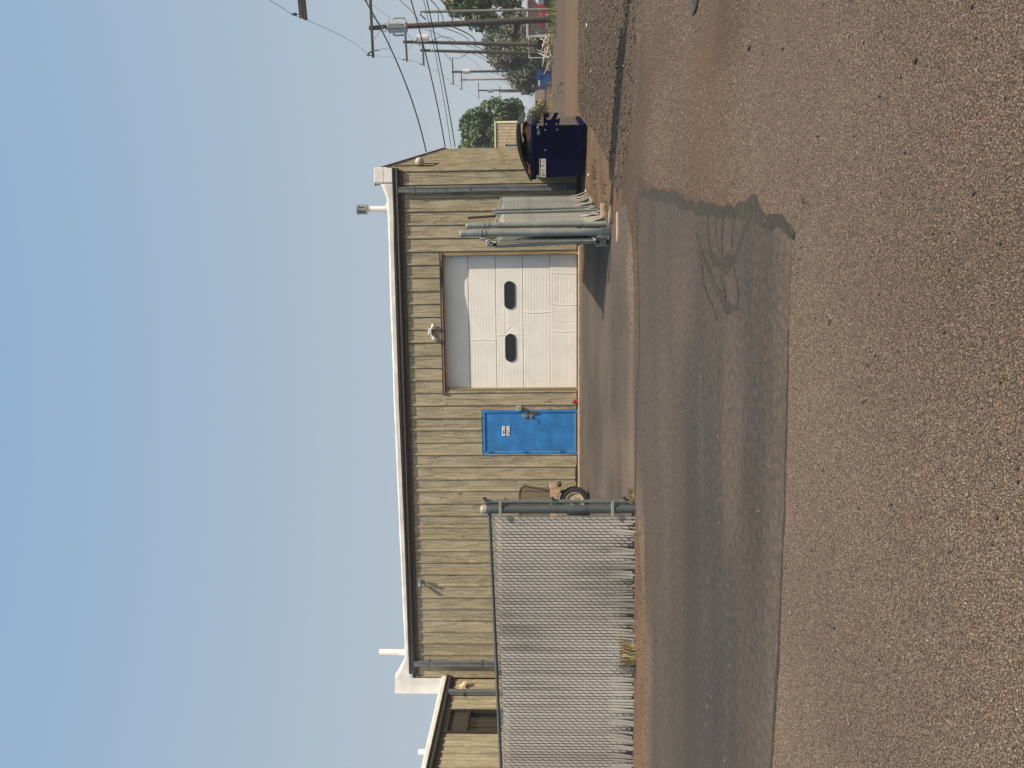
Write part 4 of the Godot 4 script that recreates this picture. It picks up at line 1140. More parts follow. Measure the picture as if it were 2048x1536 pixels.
# ------------------------------------------------------------------ dumpsters
func make_dumpster(at: Vector3, turn: float, body: Material, lidm: Material, label: String, opened: bool, wear: Material) -> Node3D:
	var o := base("dumpster", at, turn)
	tag(o, label, "dumpster", "dumpsters")
	var D := 1.75                                             # depth away from the viewer (the bin's width)
	var mb := MB.new()
	var prof := PackedVector2Array([Vector2(0.02, 0.18), Vector2(0.90, 0.02), Vector2(0.95, 0.02), Vector2(0.965, 0.96), Vector2(0.0, 0.96)])
	mb.prism(prof, -D, -0.001)
	build(mb, "body", body, o)
	mb = MB.new(); mb.box(Vector3(-0.03, 0.955, -D - 0.02), Vector3(0.99, 1.045, 0.02), 0.012); build(mb, "rim", body, o)
	one_box("side_rib", Vector3(0.905, 0.0, -D - 0.01), Vector3(0.975, 0.10, 0.012), 0.008, body, o)
	one_box("side_rib", Vector3(0.03, 0.055, -0.005), Vector3(0.90, 0.10, 0.014), 0.006, body, o)
	for z in [-0.15, -D + 0.15]:
		mb = MB.new(); mb.tube([Vector3(0.10, 0.08, z - 0.03), Vector3(0.10, 0.08, z + 0.03)], [0.08], 16); mb.box(Vector3(0.06, 0.08, z - 0.05), Vector3(0.14, 0.20, z + 0.05), 0.005)
		build(mb, "caster", M.rubber, o)
	# the fork sleeve plate on the near side, with hooks beyond the front
	var sl := PackedVector2Array([Vector2(0.50, 0.80), Vector2(1.05, 0.80), Vector2(1.08, 0.74), Vector2(1.08, 0.54), Vector2(0.96, 0.50), Vector2(0.90, 0.50), Vector2(0.56, 0.74)])
	mb = MB.new(); mb.prism(sl, 0.0, 0.05)
	var s := build(mb, "fork_sleeve", body, o)
	for h in [[Vector2(0.99, 0.81), Vector2(0.99, 0.75), Vector2(1.07, 0.75), Vector2(1.07, 0.70), Vector2(1.105, 0.70), Vector2(1.115, 0.81)],
			[Vector2(1.0, 0.72), Vector2(1.08, 0.63), Vector2(1.115, 0.60), Vector2(1.115, 0.52), Vector2(1.08, 0.55), Vector2(1.0, 0.60)],
			[Vector2(1.0, 0.60), Vector2(1.055, 0.535), Vector2(1.055, 0.49), Vector2(0.98, 0.52)]]:
		var hk := PackedVector2Array()
		for q in h: hk.append(Vector2(1.0 + (q.x - 1.0) * 1.75, q.y))
		mb = MB.new(); mb.prism(hk, 0.004, 0.046); build(mb, "hook", body, s)
	for q in [[0.90, 0.775], [0.90, 0.545], [0.53, 0.775], [1.0, 0.755], [1.0, 0.56]]:
		mb = MB.new(); mb.rod(Vector3(q[0], q[1], 0.049), Vector3(q[0], q[1], 0.058), 0.015, 8, true); build(mb, "bolt", M.galv_light, s)
	# lid: hinged at the left, propped up on the right when the bin is full
	var lift := 0.26 if opened else 0.02
	mb = MB.new()
	var rows := [[], [], [], []]
	var th := 0.045
	var path := []
	for k in 15:
		var t := k / 14.0
		path.append(Vector2(lerpf(-0.06, 1.01, t), 1.055 + lift * (sin(t * PI * 0.5) * 0.95 + 0.06 * sin(t * PI)) + 0.03 * sin(t * PI)))
	path.append(Vector2(1.03, path[-1].y - 0.03))
	path.append(Vector2(1.035, path[-2].y - (0.13 if opened else 0.07)))
	var outl := PackedVector2Array()
	for p in path: outl.append(p)
	for k in range(path.size() - 3, -1, -1): outl.append(path[k] - Vector2(-0.004, th if k > 0 else 0.02))
	mb.prism(outl, -D - 0.03, 0.035)
	for z in [0.0, -D * 0.5, -D]:
		var ridge := PackedVector2Array()
		for p in path.slice(0, 15): ridge.append(p + Vector2(0, -0.01))
		for k in range(14, -1, -1): ridge.append(path[k] + Vector2(0, 0.018))
		mb.prism(ridge, z - 0.06, z - 0.005)
	build(mb, "lid", lidm, o)
	mb = MB.new(); mb.tube([Vector3(-0.055, 1.045, -D), Vector3(-0.055, 1.045, 0.05)], [0.018], 10); build(mb, "hinge_rod", M.galv, o)
	one_box("added_front_panel", Vector3(0.966, 0.13, -D + 0.03), Vector3(0.973, 0.93, -0.03), 0.002, M.lit_tan if opened else body, o)  # added thin plate; on the open bin its tan imitates a sunlit, reflecting face
	# stickers
	var st := one_box("warning_sticker", Vector3(0.01, 0.765, 0.0005), Vector3(0.36, 0.895, 0.0025), 0.0, M.plate, o)
	one_box("yellow_band", Vector3(0.02, 0.862, 0.0026), Vector3(0.18, 0.886, 0.0036), 0.0, M.yellow, st)
	one_box("red_band", Vector3(0.185, 0.862, 0.0026), Vector3(0.352, 0.886, 0.0036), 0.0, M.rust_red, st)
	mb = MB.new()
	for q in [[0.03, 0.78, 0.05, 0.845], [0.06, 0.79, 0.10, 0.80], [0.06, 0.81, 0.12, 0.82], [0.06, 0.83, 0.11, 0.84], [0.14, 0.78, 0.155, 0.85], [0.20, 0.80, 0.26, 0.806], [0.215, 0.815, 0.245, 0.845], [0.28, 0.79, 0.33, 0.798], [0.28, 0.812, 0.34, 0.82]]: mb.box(Vector3(q[0], q[1], 0.0026), Vector3(q[2], q[3], 0.0034))
	build(mb, "lettering", M.ink_grey, st)
	st = one_box("recycling_sticker", Vector3(0.80, 0.875, 0.0005), Vector3(0.92, 0.935, 0.0025), 0.0, M.green_paint, o)
	mb = MB.new(); var ring := []
	for k in 13: ring.append(Vector3(0.845 + 0.018 * cos(TAU * k / 12), 0.905 + 0.018 * sin(TAU * k / 12), 0.003))
	mb.tube(ring, [0.0045], 5); build(mb, "emblem", M.plate, st)
	one_box("small_sticker", Vector3(0.925, 0.905, 0.0005), Vector3(0.96, 0.94, 0.0025), 0.0, M.plate, o)
	one_box("small_sticker", Vector3(0.015, 0.90, 0.0005), Vector3(0.05, 0.945, 0.0025), 0.0, M.plate, o)
	return o

func make_bins() -> void:
	make_dumpster(gp(4.06, 14.30, 0.02), -0.44, M.navy, M.black_plastic, "dark blue steel dumpster overfull with its black lid propped open, beside the workshop", true, M.steel)
	# the rubbish that fills it
	var fr := Transform3D(Basis(Vector3.UP, -0.44), gp(4.06, 14.30, 0.02))
	var bag := base("rubbish_bags", fr * Vector3(0.5, 0.9, -0.6), -0.44)
	tag(bag, "black rubbish bags heaped under the open dumpster lid", "rubbish")
	for q in [[-0.2, 0.10, 0.3, 0.26], [0.12, 0.14, 0.35, 0.25], [0.3, 0.12, 0.0, 0.28], [-0.1, 0.16, -0.3, 0.3], [0.25, 0.1, -0.6, 0.3]]:
		var mb := MB.new(); mb.dome(Vector3(q[0], q[1], q[2]), q[3], 0.7, true, 14, 6)
		for i in mb.v.size(): mb.v[i] += mb.n[i] * 0.05 * nz.get_noise_3d(mb.v[i].x * 300.0, mb.v[i].y * 300.0, mb.v[i].z * 300.0)
		build(mb, "bag", M.black_plastic, bag)
	var box := base("cardboard_scrap", fr * Vector3(0.80, 1.05, -0.10), -0.44)
	tag(box, "crumpled reddish brown packaging sticking out at the dumpster front", "packaging")
	for q in [[0, 0.03, 0, 0.3, 0.12, 0.10, 0.2], [0.09, 0.10, -0.05, 0.12, 0.07, 0.1, -0.5], [0.13, 0.05, 0.0, 0.1, 0.05, 0.08, 0.9]]:
		one_box("flap", Vector3(-q[3] / 2, -q[4] / 2, -q[5] / 2), Vector3(q[3] / 2, q[4] / 2, q[5] / 2), 0.012, M.cardboard if q[3] > 0.11 else M.red_can, box, Transform3D(Basis(Vector3(0, 0, 1), q[6]), Vector3(q[0], q[1], q[2])))
	var br := MB.new(); br.tube([Vector3(0, 0, 0), Vector3(0.10, 0.035, 0.03), Vector3(0.20, 0.03, 0.0), Vector3(0.28, 0.09, -0.02)], [0.03, 0.034, 0.028, 0.016], 9)
	var bo := build(br, "driftwood", M.cardboard, self)
	bo.transform = fr * Transform3D(Basis.IDENTITY, Vector3(0.02, 1.055, -0.02))
	tag(bo, "bent tan branch lying on the rim at the dumpster hinge", "branch")
	make_dumpster(gp(20.35, 49.6, 0.02), -0.25, M.far_blue, M.black_plastic, "brighter blue closed dumpster far down the alley under the grey olive tree", false, M.steel)
	var hose := MB.new()
	hose.tube([in_wall(5.24, 0.78, 0.06), in_wall(5.2, 0.70, 0.20), in_wall(5.0, 0.66, 0.32), in_wall(4.6, 0.665, 0.42), in_wall(4.3, 0.66, 0.40), in_wall(4.15, 0.75, 0.22)], [0.035], 10)
	tag(build(hose, "drain_hose", M.rubber, self), "black drain hose on the ground below the right downspout", "hose")

# ------------------------------------------------------------------ trailer behind the fence
func make_trailer() -> void:
	var at := gp(-2.28, 14.05)
	var o := base("utility_trailer", at, 0.10)
	tag(o, "small tan utility trailer with mesh ramp and rusty wheel behind the fence post", "trailer")
	# wheel
	var mb := MB.new()
	var tp := [Vector3(0, 0.29, -0.085), Vector3(0, 0.29, -0.075), Vector3(0, 0.29, -0.04), Vector3(0, 0.29, 0.04), Vector3(0, 0.29, 0.075), Vector3(0, 0.29, 0.085)]
	mb.tube(tp, [0.20, 0.272, 0.29, 0.29, 0.272, 0.20], 32, false)
	mb.lathe(Vector3(0, 0.29, 0), [[0.288, 0.066], [0.275, 0.084], [0.235, 0.094], [0.20, 0.092], [0.182, 0.082]], 32)
	var ty := build(mb, "tyre", M.tyre, o)
	mb = MB.new(); mb.lathe(Vector3(0, 0.29, 0), [[0.182, 0.084], [0.180, 0.096], [0.170, 0.098], [0.160, 0.085], [0.150, 0.072], [0.110, 0.066], [0.085, 0.078], [0.045, 0.080], [0.001, 0.080]], 32); build(mb, "rim", M.rust_rim, ty)
	mb = MB.new(); mb.tube([Vector3(0, 0.29, 0.055), Vector3(0, 0.29, 0.098)], [0.05, 0.042], 16)
	for k in 5: mb.rod(Vector3(0.075 * cos(TAU * k / 5), 0.29 + 0.075 * sin(TAU * k / 5), 0.07), Vector3(0.075 * cos(TAU * k / 5), 0.29 + 0.075 * sin(TAU * k / 5), 0.088), 0.012, 7, true)
	build(mb, "hub", M.rust_steel, ty)
	# fender: half a hoop
	var a := []; var b := []; var e := []
	for k in 13:
		var t := PI * (0.02 + 0.96 * k / 12.0)
		a.append(Vector3(0.345 * cos(t), 0.30 + 0.33 * sin(t), 0.13)); b.append(Vector3(0.345 * cos(t), 0.30 + 0.33 * sin(t), -0.10))
	mb = MB.new(); mb.grid([a, b]); 
	build(mb, "fender", M.rust_steel, o)
	# frame and bed
	one_box("bed_side", Vector3(-2.0, 0.62, -0.16), Vector3(0.24, 0.75, -0.10), 0.006, M.trailer_tan, o)
	one_box("bed_side", Vector3(-2.0, 0.62, -1.45), Vector3(0.30, 0.75, -1.39), 0.006, M.trailer_tan, o)
	one_box("tail_beam", Vector3(0.24, 0.62, -1.385), Vector3(0.31, 0.75, -0.165), 0.006, M.trailer_tan, o)
	one_box("deck", Vector3(-2.0, 0.63, -1.386), Vector3(0.235, 0.66, -0.164), 0.0, M.rust_steel, o)
	one_box("light_plate", Vector3(0.16, 0.36, -0.19), Vector3(0.22, 0.62, -0.03), 0.005, M.trailer_tan, o)
	one_box("tail_lamp", Vector3(0.2205, 0.20, -0.16), Vector3(0.27, 0.30, -0.05), 0.006, M.red_can, o)
	one_box("axle", Vector3(-0.03, 0.27, -1.5), Vector3(0.03, 0.32, -0.09), 0.005, M.rust_steel, o)
	mb = MB.new(); mb.tube([Vector3(0.30, 0.58, -0.12), Vector3(0.36, 0.58, -0.06)], [0.045], 12); build(mb, "hinge_pipe", M.rust_steel, o)
	# the ramp gate, standing up, with an expanded metal mesh
	var top := 1.36; var zz := -0.13
	mb = MB.new()
	mb.tube([Vector3(0.20, 0.76, zz), Vector3(0.30, 1.25, zz), Vector3(0.24, top - 0.02, zz), Vector3(0.14, top, zz), Vector3(-1.9, top, zz), Vector3(-1.9, 0.76, zz)], [0.020], 8)
	mb.tube([Vector3(-0.55, 0.76, zz), Vector3(-0.55, top, zz)], [0.014], 6)
	mb.tube([Vector3(-1.2, 0.76, zz), Vector3(-1.2, top, zz)], [0.014], 6)
	build(mb, "ramp_frame", M.rust_steel, o)
	mb = MB.new()
	var y := 0.76
	var row := 0
	while y < top - 0.01:
		var x := -1.05
		while x < 0.25:
			var xx := x + (0.016 if row % 2 else 0.0)
			mb.rod(Vector3(xx, y, zz), Vector3(xx + 0.016, y + 0.018, zz), 0.0060, 3); mb.rod(Vector3(xx + 0.016, y + 0.018, zz), Vector3(xx + 0.032, y, zz), 0.0060, 3)
			x += 0.032
		y += 0.018; row += 1
	build(mb, "ramp_mesh", M.trailer_mesh, o)

# ------------------------------------------------------------------ poles and wires
const ALONG := Vector3(0.345, 0, -0.9386)
const ACROSS := Vector3(0.9386, 0, 0.345)
# base x, d, lean of the top, top height, half arm, arm below top, arm offset, radius, label
const POLES := [
	[7.35, 7.26, 0.0, 9.0, 1.2, 0.25, 0.0, 0.15, "thick wooden utility pole by the street corner that shades the gravel"],
	[12.80, 22.0, -0.05, 9.1, 1.36, 0.30, 0.0, 0.15, "wooden utility pole at the near end of the alley with double crossarm"],
	[17.58, 35.0, -0.22, 9.60, 1.34, 0.16, 0.0, 0.165, "wooden utility pole with large grey transformer and conduit by the alley"],
	[21.84, 46.8, 0.42, 10.08, 0.86, 0.20, -0.32, 0.14, "wooden utility pole with small pale transformer and short offset arm"],
	[23.80, 52.4, 0.48, 9.85, 0.76, 0.22, -0.28, 0.14, "leaning wooden utility pole with plain one sided arm before the olive tree"],
	[31.95, 74.0, 0.05, 10.02, 1.22, 0.12, 0.0, 0.15, "distant utility pole whose long crossarm rises left of the olive tree"],
	[38.75, 92.0, 0.0, 10.95, 1.08, 0.12, -0.1, 0.15, "pale slender distant utility pole with crossarm at its very tip"],
	[47.00, 116.0, 0.1, 10.6, 1.25, 0.10, 0.0, 0.17, "small far off utility pole near the end of the alley"],
	[56.40, 140.0, 0.1, 8.4, 1.0, 0.10, 0.0, 0.16, "farthest tiny utility pole at the end of the alley"]]
func pole_at(i: int, y: float, side := 0.0) -> Vector3:
	var p: Array = POLES[i]
	var f: float = (y - G(p[1])) / (p[3] - G(p[1]))
	return Vector3(p[0] + p[2] * f, y, -p[1]) + ACROSS * side

func insulator(mb: MB, p: Vector3, s := 1.0) -> void:
	mb.tube([p, p + Vector3(0, 0.09, 0) * s, p + Vector3(0, 0.10, 0) * s, p + Vector3(0, 0.15, 0) * s, p + Vector3(0, 0.17, 0) * s, p + Vector3(0, 0.22, 0) * s], [0.014 * s, 0.014 * s, 0.05 * s, 0.045 * s, 0.03 * s, 0.03 * s], 8)

func make_poles() -> void:
	for i in POLES.size():
		var p: Array = POLES[i]
		var o := base("utility_pole", gp(p[0], p[1]))
		tag(o, p[8], "utility pole", "utility poles along the alley")
		var loc := func(v: Vector3) -> Vector3: return v - o.position
		var g := G(p[1]); var H: float = p[3]
		var mb := MB.new()
		mb.tube([loc.call(pole_at(i, g - 0.3)), loc.call(pole_at(i, lerpf(g, H, 0.3))), loc.call(pole_at(i, lerpf(g, H, 0.7))), loc.call(pole_at(i, H))], [p[7], p[7] * 0.9, p[7] * 0.76, p[7] * 0.64], 14)
		build(mb, "shaft", M.pole_wood if i != 6 else M.pole_pale, o)
		var ay: float = H - p[5]
		var tilt := -0.035 if i == 2 else 0.0
		var arms := [0.16] if i != 1 else [0.20, -0.20]
		for off in arms:
			var c: Vector3 = loc.call(pole_at(i, ay)) - ALONG * off + ACROSS * p[6]
			mb = MB.new()
			mb.box(Vector3(-p[4], -0.06, -0.048), Vector3(p[4], 0.06, 0.048), 0.008, Transform3D(Basis(ACROSS, Vector3.UP, ACROSS.cross(Vector3.UP)) * Basis(Vector3(0, 0, 1), tilt), c))
			build(mb, "crossarm", M.pole_wood, o)
		if i == 2 or i == 3 or i == 5 or i == 6:
			mb = MB.new()
			var c: Vector3 = loc.call(pole_at(i, ay)) - ALONG * 0.22
			var lo: Vector3 = loc.call(pole_at(i, ay - 0.55)) - ALONG * 0.15
			for s in [-0.5, 0.5]: mb.rod(lo, c + ACROSS * (s * 1.1) - Vector3(0, 0.04, 0), 0.018, 5)
			build(mb, "brace", M.galv, o)
		mb = MB.new()
		for s in ([-1.0, 1.0] if i < 6 else [-1.0]):
			insulator(mb, loc.call(pole_at(i, ay + 0.06, p[6] + s * (p[4] - 0.12))) - ALONG * 0.16 + Vector3(0, s * tilt * p[4], 0), 1.1)
		build(mb, "insulator", M.dark_iron, o)
		if i == 2:
			# fuse cutout at the left arm end
			mb = MB.new()
			var q: Vector3 = loc.call(pole_at(i, ay, -1.05)) - ALONG * 0.25
			mb.tube([q + Vector3(0, 0.05, 0), q + Vector3(-0.12, 0.26, 0)], [0.03, 0.045], 8); mb.tube([q + Vector3(0, 0, 0), q + Vector3(0.03, -0.30, 0.05)], [0.025], 8)
			build(mb, "fuse_cutout", M.dark_iron, o)
			mb = MB.new()
			mb.tube([q + Vector3(0.03, -0.30, 0.05), q + Vector3(0.10, -0.5, 0.05), q + Vector3(0.05, -0.8, 0.05), q + Vector3(0.40, -0.85, 0.1), q + Vector3(0.72, -0.85, 0.15)], [0.009], 5); build(mb, "jumper_wire", M.wire_dark, o)
			# transformer can
			var tc: Vector3 = loc.call(pole_at(i, 8.15)) - ALONG * 0.44 + ACROSS * -0.05
			mb = MB.new(); mb.tube([tc + Vector3(0, -0.46, 0), tc + Vector3(0, -0.44, 0), tc + Vector3(0, 0.36, 0), tc + Vector3(0, 0.36, 0), tc + Vector3(0, 0.41, 0), tc + Vector3(0, 0.47, 0)], [0.25, 0.27, 0.27, 0.29, 0.29, 0.16], 24)
			var can := build(mb, "transformer", M.transformer, o)
			for s in [-1.0, 1.0]:
				mb = MB.new()
				var e: Vector3 = ACROSS * float(s)
				mb.tube([tc + e * 0.26 + Vector3(0, 0.22, 0), tc + e * 0.36 + Vector3(0, 0.18, 0), tc + e * 0.38 + Vector3(0, 0.1, 0), tc + e * 0.38 + Vector3(0, -0.28, 0), tc + e * 0.36 + Vector3(0, -0.36, 0), tc + e * 0.26 + Vector3(0, -0.40, 0)], [0.045], 10)
				build(mb, "cooling_tube", M.transformer, can)
				mb = MB.new(); insulator(mb, tc + e * 0.15 + Vector3(0, 0.43, 0) - ALONG * 0.02, 1.4); build(mb, "bushing", M.white_metal, can)
			mb = MB.new()
			for s in [-0.12, 0.06]:
				mb.tube([tc - ALONG * 0.28 + ACROSS * s + Vector3(0, 0.33, 0), tc - ALONG * 0.29 + ACROSS * (s + 0.03) + Vector3(0, 0.05, 0), tc - ALONG * 0.28 + ACROSS * (s + 0.0) + Vector3(0, -0.25, 0), tc - ALONG * 0.22 + ACROSS * (s + 0.05) + Vector3(0, -0.55, 0)], [0.012], 5)
			build(mb, "lead_wire", M.wire_dark, can)
			# conduit that stands off the pole
			mb = MB.new(); mb.tube([loc.call(Vector3(17.93, g - 0.1, -34.8)), loc.call(Vector3(17.98, 6.9, -34.8))], [0.062], 10)
			var cd := build(mb, "conduit", M.pipe_weathered, o)
			for y in [2.2, 4.2, 6.2]:
				mb = MB.new(); mb.rod(loc.call(Vector3(17.93, y, -34.8)), loc.call(pole_at(i, y)), 0.02, 6); build(mb, "standoff", M.dark_iron, cd)
			mb = MB.new(); mb.tube([loc.call(Vector3(17.98, 6.9, -34.8)), loc.call(Vector3(17.97, 7.02, -34.75)), loc.call(Vector3(17.8, 7.05, -34.7)), loc.call(Vector3(17.6, 6.8, -34.8))], [0.03], 6); build(mb, "weatherhead", M.dark_iron, cd)
		if i == 3:
			var tc: Vector3 = loc.call(pole_at(i, 8.75)) - ALONG * 0.34 + ACROSS * 0.22
			mb = MB.new(); mb.tube([tc + Vector3(0, -0.38, 0), tc + Vector3(0, 0.34, 0), tc + Vector3(0, 0.34, 0), tc + Vector3(0, 0.42, 0)], [0.22, 0.22, 0.23, 0.15], 18); build(mb, "transformer", M.white_metal, o)
			mb = MB.new(); mb.tube([loc.call(pole_at(i, 8.3)) - ALONG * 0.2, loc.call(pole_at(i, 7.7, 0.35)), loc.call(pole_at(i, 7.0, 0.3)), loc.call(pole_at(i, 6.6, 0.05))], [0.02], 5); build(mb, "lead_wire", M.wire_dark, o)
		if i == 4:
			mb = MB.new(); mb.tube([loc.call(pole_at(i, 8.2)) - ALONG * 0.2, loc.call(pole_at(i, 7.8, -0.45)), loc.call(pole_at(i, 7.0, -0.45)), loc.call(pole_at(i, 6.3, -0.05))], [0.02], 5); build(mb, "lead_wire", M.wire_dark, o)
			mb = MB.new(); mb.dome(loc.call(pole_at(i, 9.0)) - ALONG * 0.2, 0.06, 1.0, true); mb.dome(loc.call(pole_at(i, 8.8)) - ALONG * 0.2, 0.06, 1.0, true); build(mb, "insulator", M.white_metal, o)
		if i == 5:
			var tc: Vector3 = loc.call(pole_at(i, 8.5)) - ALONG * 0.36
			mb = MB.new(); mb.tube([tc + Vector3(0, -0.35, 0), tc + Vector3(0, 0.35, 0)], [0.24], 14); build(mb, "transformer", M.white_metal, o)
		if i == 0:  # unseen riser and cans, added to widen the shadow this pole casts
			var off: Vector3 = Vector3(-0.05, 0, -0.42)
			mb = MB.new(); mb.tube([loc.call(pole_at(i, 1.2)) + off, loc.call(pole_at(i, 5.3)) + off], [0.035], 8); build(mb, "conduit", M.pipe_weathered, o)
			for y in [5.9, 7.2]:
				mb = MB.new(); mb.tube([loc.call(pole_at(i, y - 0.55)) + off, loc.call(pole_at(i, y + 0.6)) + off], [0.22], 16); build(mb, "transformer", M.transformer, o)
		if i == 7:
			var tc: Vector3 = loc.call(pole_at(i, 8.6)) - ALONG * 0.4
			mb = MB.new(); mb.tube([tc + Vector3(0, -0.5, 0), tc + Vector3(0, 0.5, 0)], [0.35], 12); build(mb, "transformer", M.transformer, o)

func wire(a: Vector3, b: Vector3, sag: float, r: float, called: String, label: String, group := "") -> void:
	var mb := MB.new(); var pts := []
	for k in 21:
		var t := k / 20.0
		pts.append(a.lerp(b, t) - Vector3(0, sag * 4.0 * t * (1.0 - t), 0))
	mb.tube(pts, [r], 5)
	tag(build(mb, called, M.cable, self), label, "wire", group)

const SPAN := ["before the near pole", "from the near pole to the large transformer", "between the two transformer poles", "between the two leaning poles", "from the leaning pole past the olive tree", "between two distant poles", "from the pale pole to the far one", "at the far end of the alley"]
func make_wires() -> void:
	for i in 8:
		var a: Array = POLES[i]; var b: Array = POLES[i + 1]
		var ya: float = a[3] - a[5] + 0.30; var yb: float = b[3] - b[5] + 0.30
		for s in ([-1.0, 1.0] if i in [1, 2] else [-1.0]):
			wire(pole_at(i, ya, a[6] + s * (a[4] - 0.12)) - ALONG * 0.16, pole_at(i + 1, yb, b[6] + s * (b[4] - 0.12)) - ALONG * 0.16, 0.25 + 0.01 * absf(b[1] - a[1]), 0.007 if i < 3 else 0.010, "power_line", "thin power line at the %s crossarm ends %s" % ["left" if s < 0 else "right", SPAN[i]], "power lines on the alley poles")
		for q in [[5.45, 0.028, 0.35, "lowest"], [5.95, 0.018, 0.45, "middle"], [6.9, 0.012, 0.30, "thinnest"]]:
			if i == 0: continue
			wire(pole_at(i, q[0], -0.16), pole_at(i + 1, q[0] + 0.1 * (i % 2), -0.16), q[2] * (1.0 + 0.02 * (b[1] - a[1])), q[1], "telephone_cable", "%s dark cable sagging %s" % [q[3], SPAN[i]], "cables along the alley poles")
	wire(pole_at(1, 7.25, -0.15), in_wall(5.652, 0, 0) + Basis(Vector3.UP, TURN) * (SIDE * 8.6) + Vector3(0, 5.1, 0), 0.30, 0.022, "service_cable", "thick twisted black cable dropping to the workshop roof edge")
	var corner := Basis(Vector3.UP, TURN) * (SIDE * 10.55)
	var w := in_wall(5.652, 0, 0) + corner
	wire(pole_at(1, 5.60, -0.15), w + Vector3(0.05, 4.70, 0.05), 0.10, 0.020, "service_cable", "upper of three dark cables meeting the far workshop corner")
	wire(pole_at(1, 5.16, -0.15), w + Vector3(0.05, 4.50, 0.05), 0.08, 0.010, "service_cable", "thin middle cable of three at the far workshop corner")
	wire(pole_at(1, 5.06, -0.15), w + Vector3(0.05, 4.36, 0.05), 0.06, 0.018, "service_cable", "lowest of three dark cables at the far workshop corner")

# ------------------------------------------------------------------ vegetation
# blobs are [offset, radii]; leaves are small faces spread through them
func crown(parent: Node, blobs: Array, count: int, size: float, tones: Array, m: Material, seed_: int, stretch := 1.0, droop := 0.0) -> void:
	var g := RandomNumberGenerator.new(); g.seed = seed_
	var mb := MB.new()
	var vol := []; var total := 0.0
	for b in blobs: total += b[1].x * b[1].y * b[1].z; vol.append(total)
	for i in count:
		var pick := g.randf() * total
		var k := 0
		while vol[k] < pick: k += 1
		var b: Array = blobs[k]
		var dir := Vector3(g.randfn(), g.randfn(), g.randfn()).normalized()
		var r := pow(g.randf(), 0.42)
		var p: Vector3 = b[0] + dir * b[1] * r
		var cl := nz.get_noise_3d(p.x * 42.0 + seed_, p.y * 42.0, p.z * 42.0)
		if cl < -0.16 - 0.20 * (1.0 - r) + 0.06 * r: continue
		p += dir * 0.35 * nz.get_noise_3d(p.x * 90.0, p.y * 90.0, p.z * 90.0)
		var t: Color = tones[g.randi() % tones.size()]
		var v := g.randf_range(0.75, 1.25) * (1.0 + 0.5 * cl)
		mb.col = Color(t.r * v, t.g * v, t.b * v)
		var nn := (Vector3(g.randfn(), g.randfn(), g.randfn()).normalized() + dir * 0.6 + Vector3(0, 0.3, 0)).normalized()
		var u := nn.cross(Vector3(g.randfn(), g.randfn() - droop, g.randfn()).normalized()).normalized()
		var w := nn.cross(u)
		if droop > 0: w = (w + Vector3(0, -droop, 0) + dir * 0.3).normalized(); u = w.cross(nn).normalized(); nn = u.cross(w)
		var s := size * g.randf_range(0.6, 1.35)
		var id := mb.v.size()
		for q in [[-0.5, 0.0], [0.0, -0.5 * stretch], [0.5, 0.0], [0.0, 0.5 * stretch]]:
			mb.vert(p + u * (q[0] * s) + w * (q[1] * s) + nn * (0.12 * s if q[0] == 0.0 else 0.0), nn)
		mb.ix.append_array([id, id + 2, id + 1, id, id + 3, id + 2])
	build(mb, "crown", m, parent)

func limbs(parent: Node, lines: Array, m: Material) -> void:
	for k in lines.size():
		var mb := MB.new()
		mb.tube(lines[k][0], lines[k][1], 9)
		build(mb, "trunk" if k == 0 else "limb", m, parent)

func tuft(at: Vector3, n: int, h: float, spread: float, tones: Array, label: String, cat: String, lean := 0.6) -> void:
	var mb := MB.new()
	for i in n:
		var a := rng.randf() * TAU
		var r := spread * sqrt(rng.randf())
		var p := Vector3(cos(a) * r, 0, sin(a) * r * 0.5)
		var out := Vector3(cos(a + rr(-0.8, 0.8)), 0, sin(a + rr(-0.8, 0.8)))
		var hh := h * rr(0.4, 1.1)
		var w := Vector3(-out.z, 0, out.x) * rr(0.0025, 0.005) * (1.0 + h)
		var c: Color = tones[rng.randi() % tones.size()]
		var k := rr(0.7, 1.2)
		mb.col = Color(c.r * k, c.g * k, c.b * k)
		var p1 := p + out * hh * lean * 0.3 + Vector3(0, hh * 0.6, 0)
		var p2 := p + out * hh * lean + Vector3(0, hh * rr(0.6, 1.0), 0)
		var nn := (out + Vector3(0, 0.5, 0)).normalized()
		var id := mb.v.size()
		mb.vert(p - w, nn); mb.vert(p + w, nn); mb.vert(p1 + w * 0.7, nn); mb.vert(p1 - w * 0.7, nn); mb.vert(p2, nn)
		mb.ix.append_array([id, id + 1, id + 2, id, id + 2, id + 3, id + 3, id + 2, id + 4])
	var o := build(mb, cat.replace(" ", "_"), M.grass, self)
	o.position = at
	tag(o, label, cat)

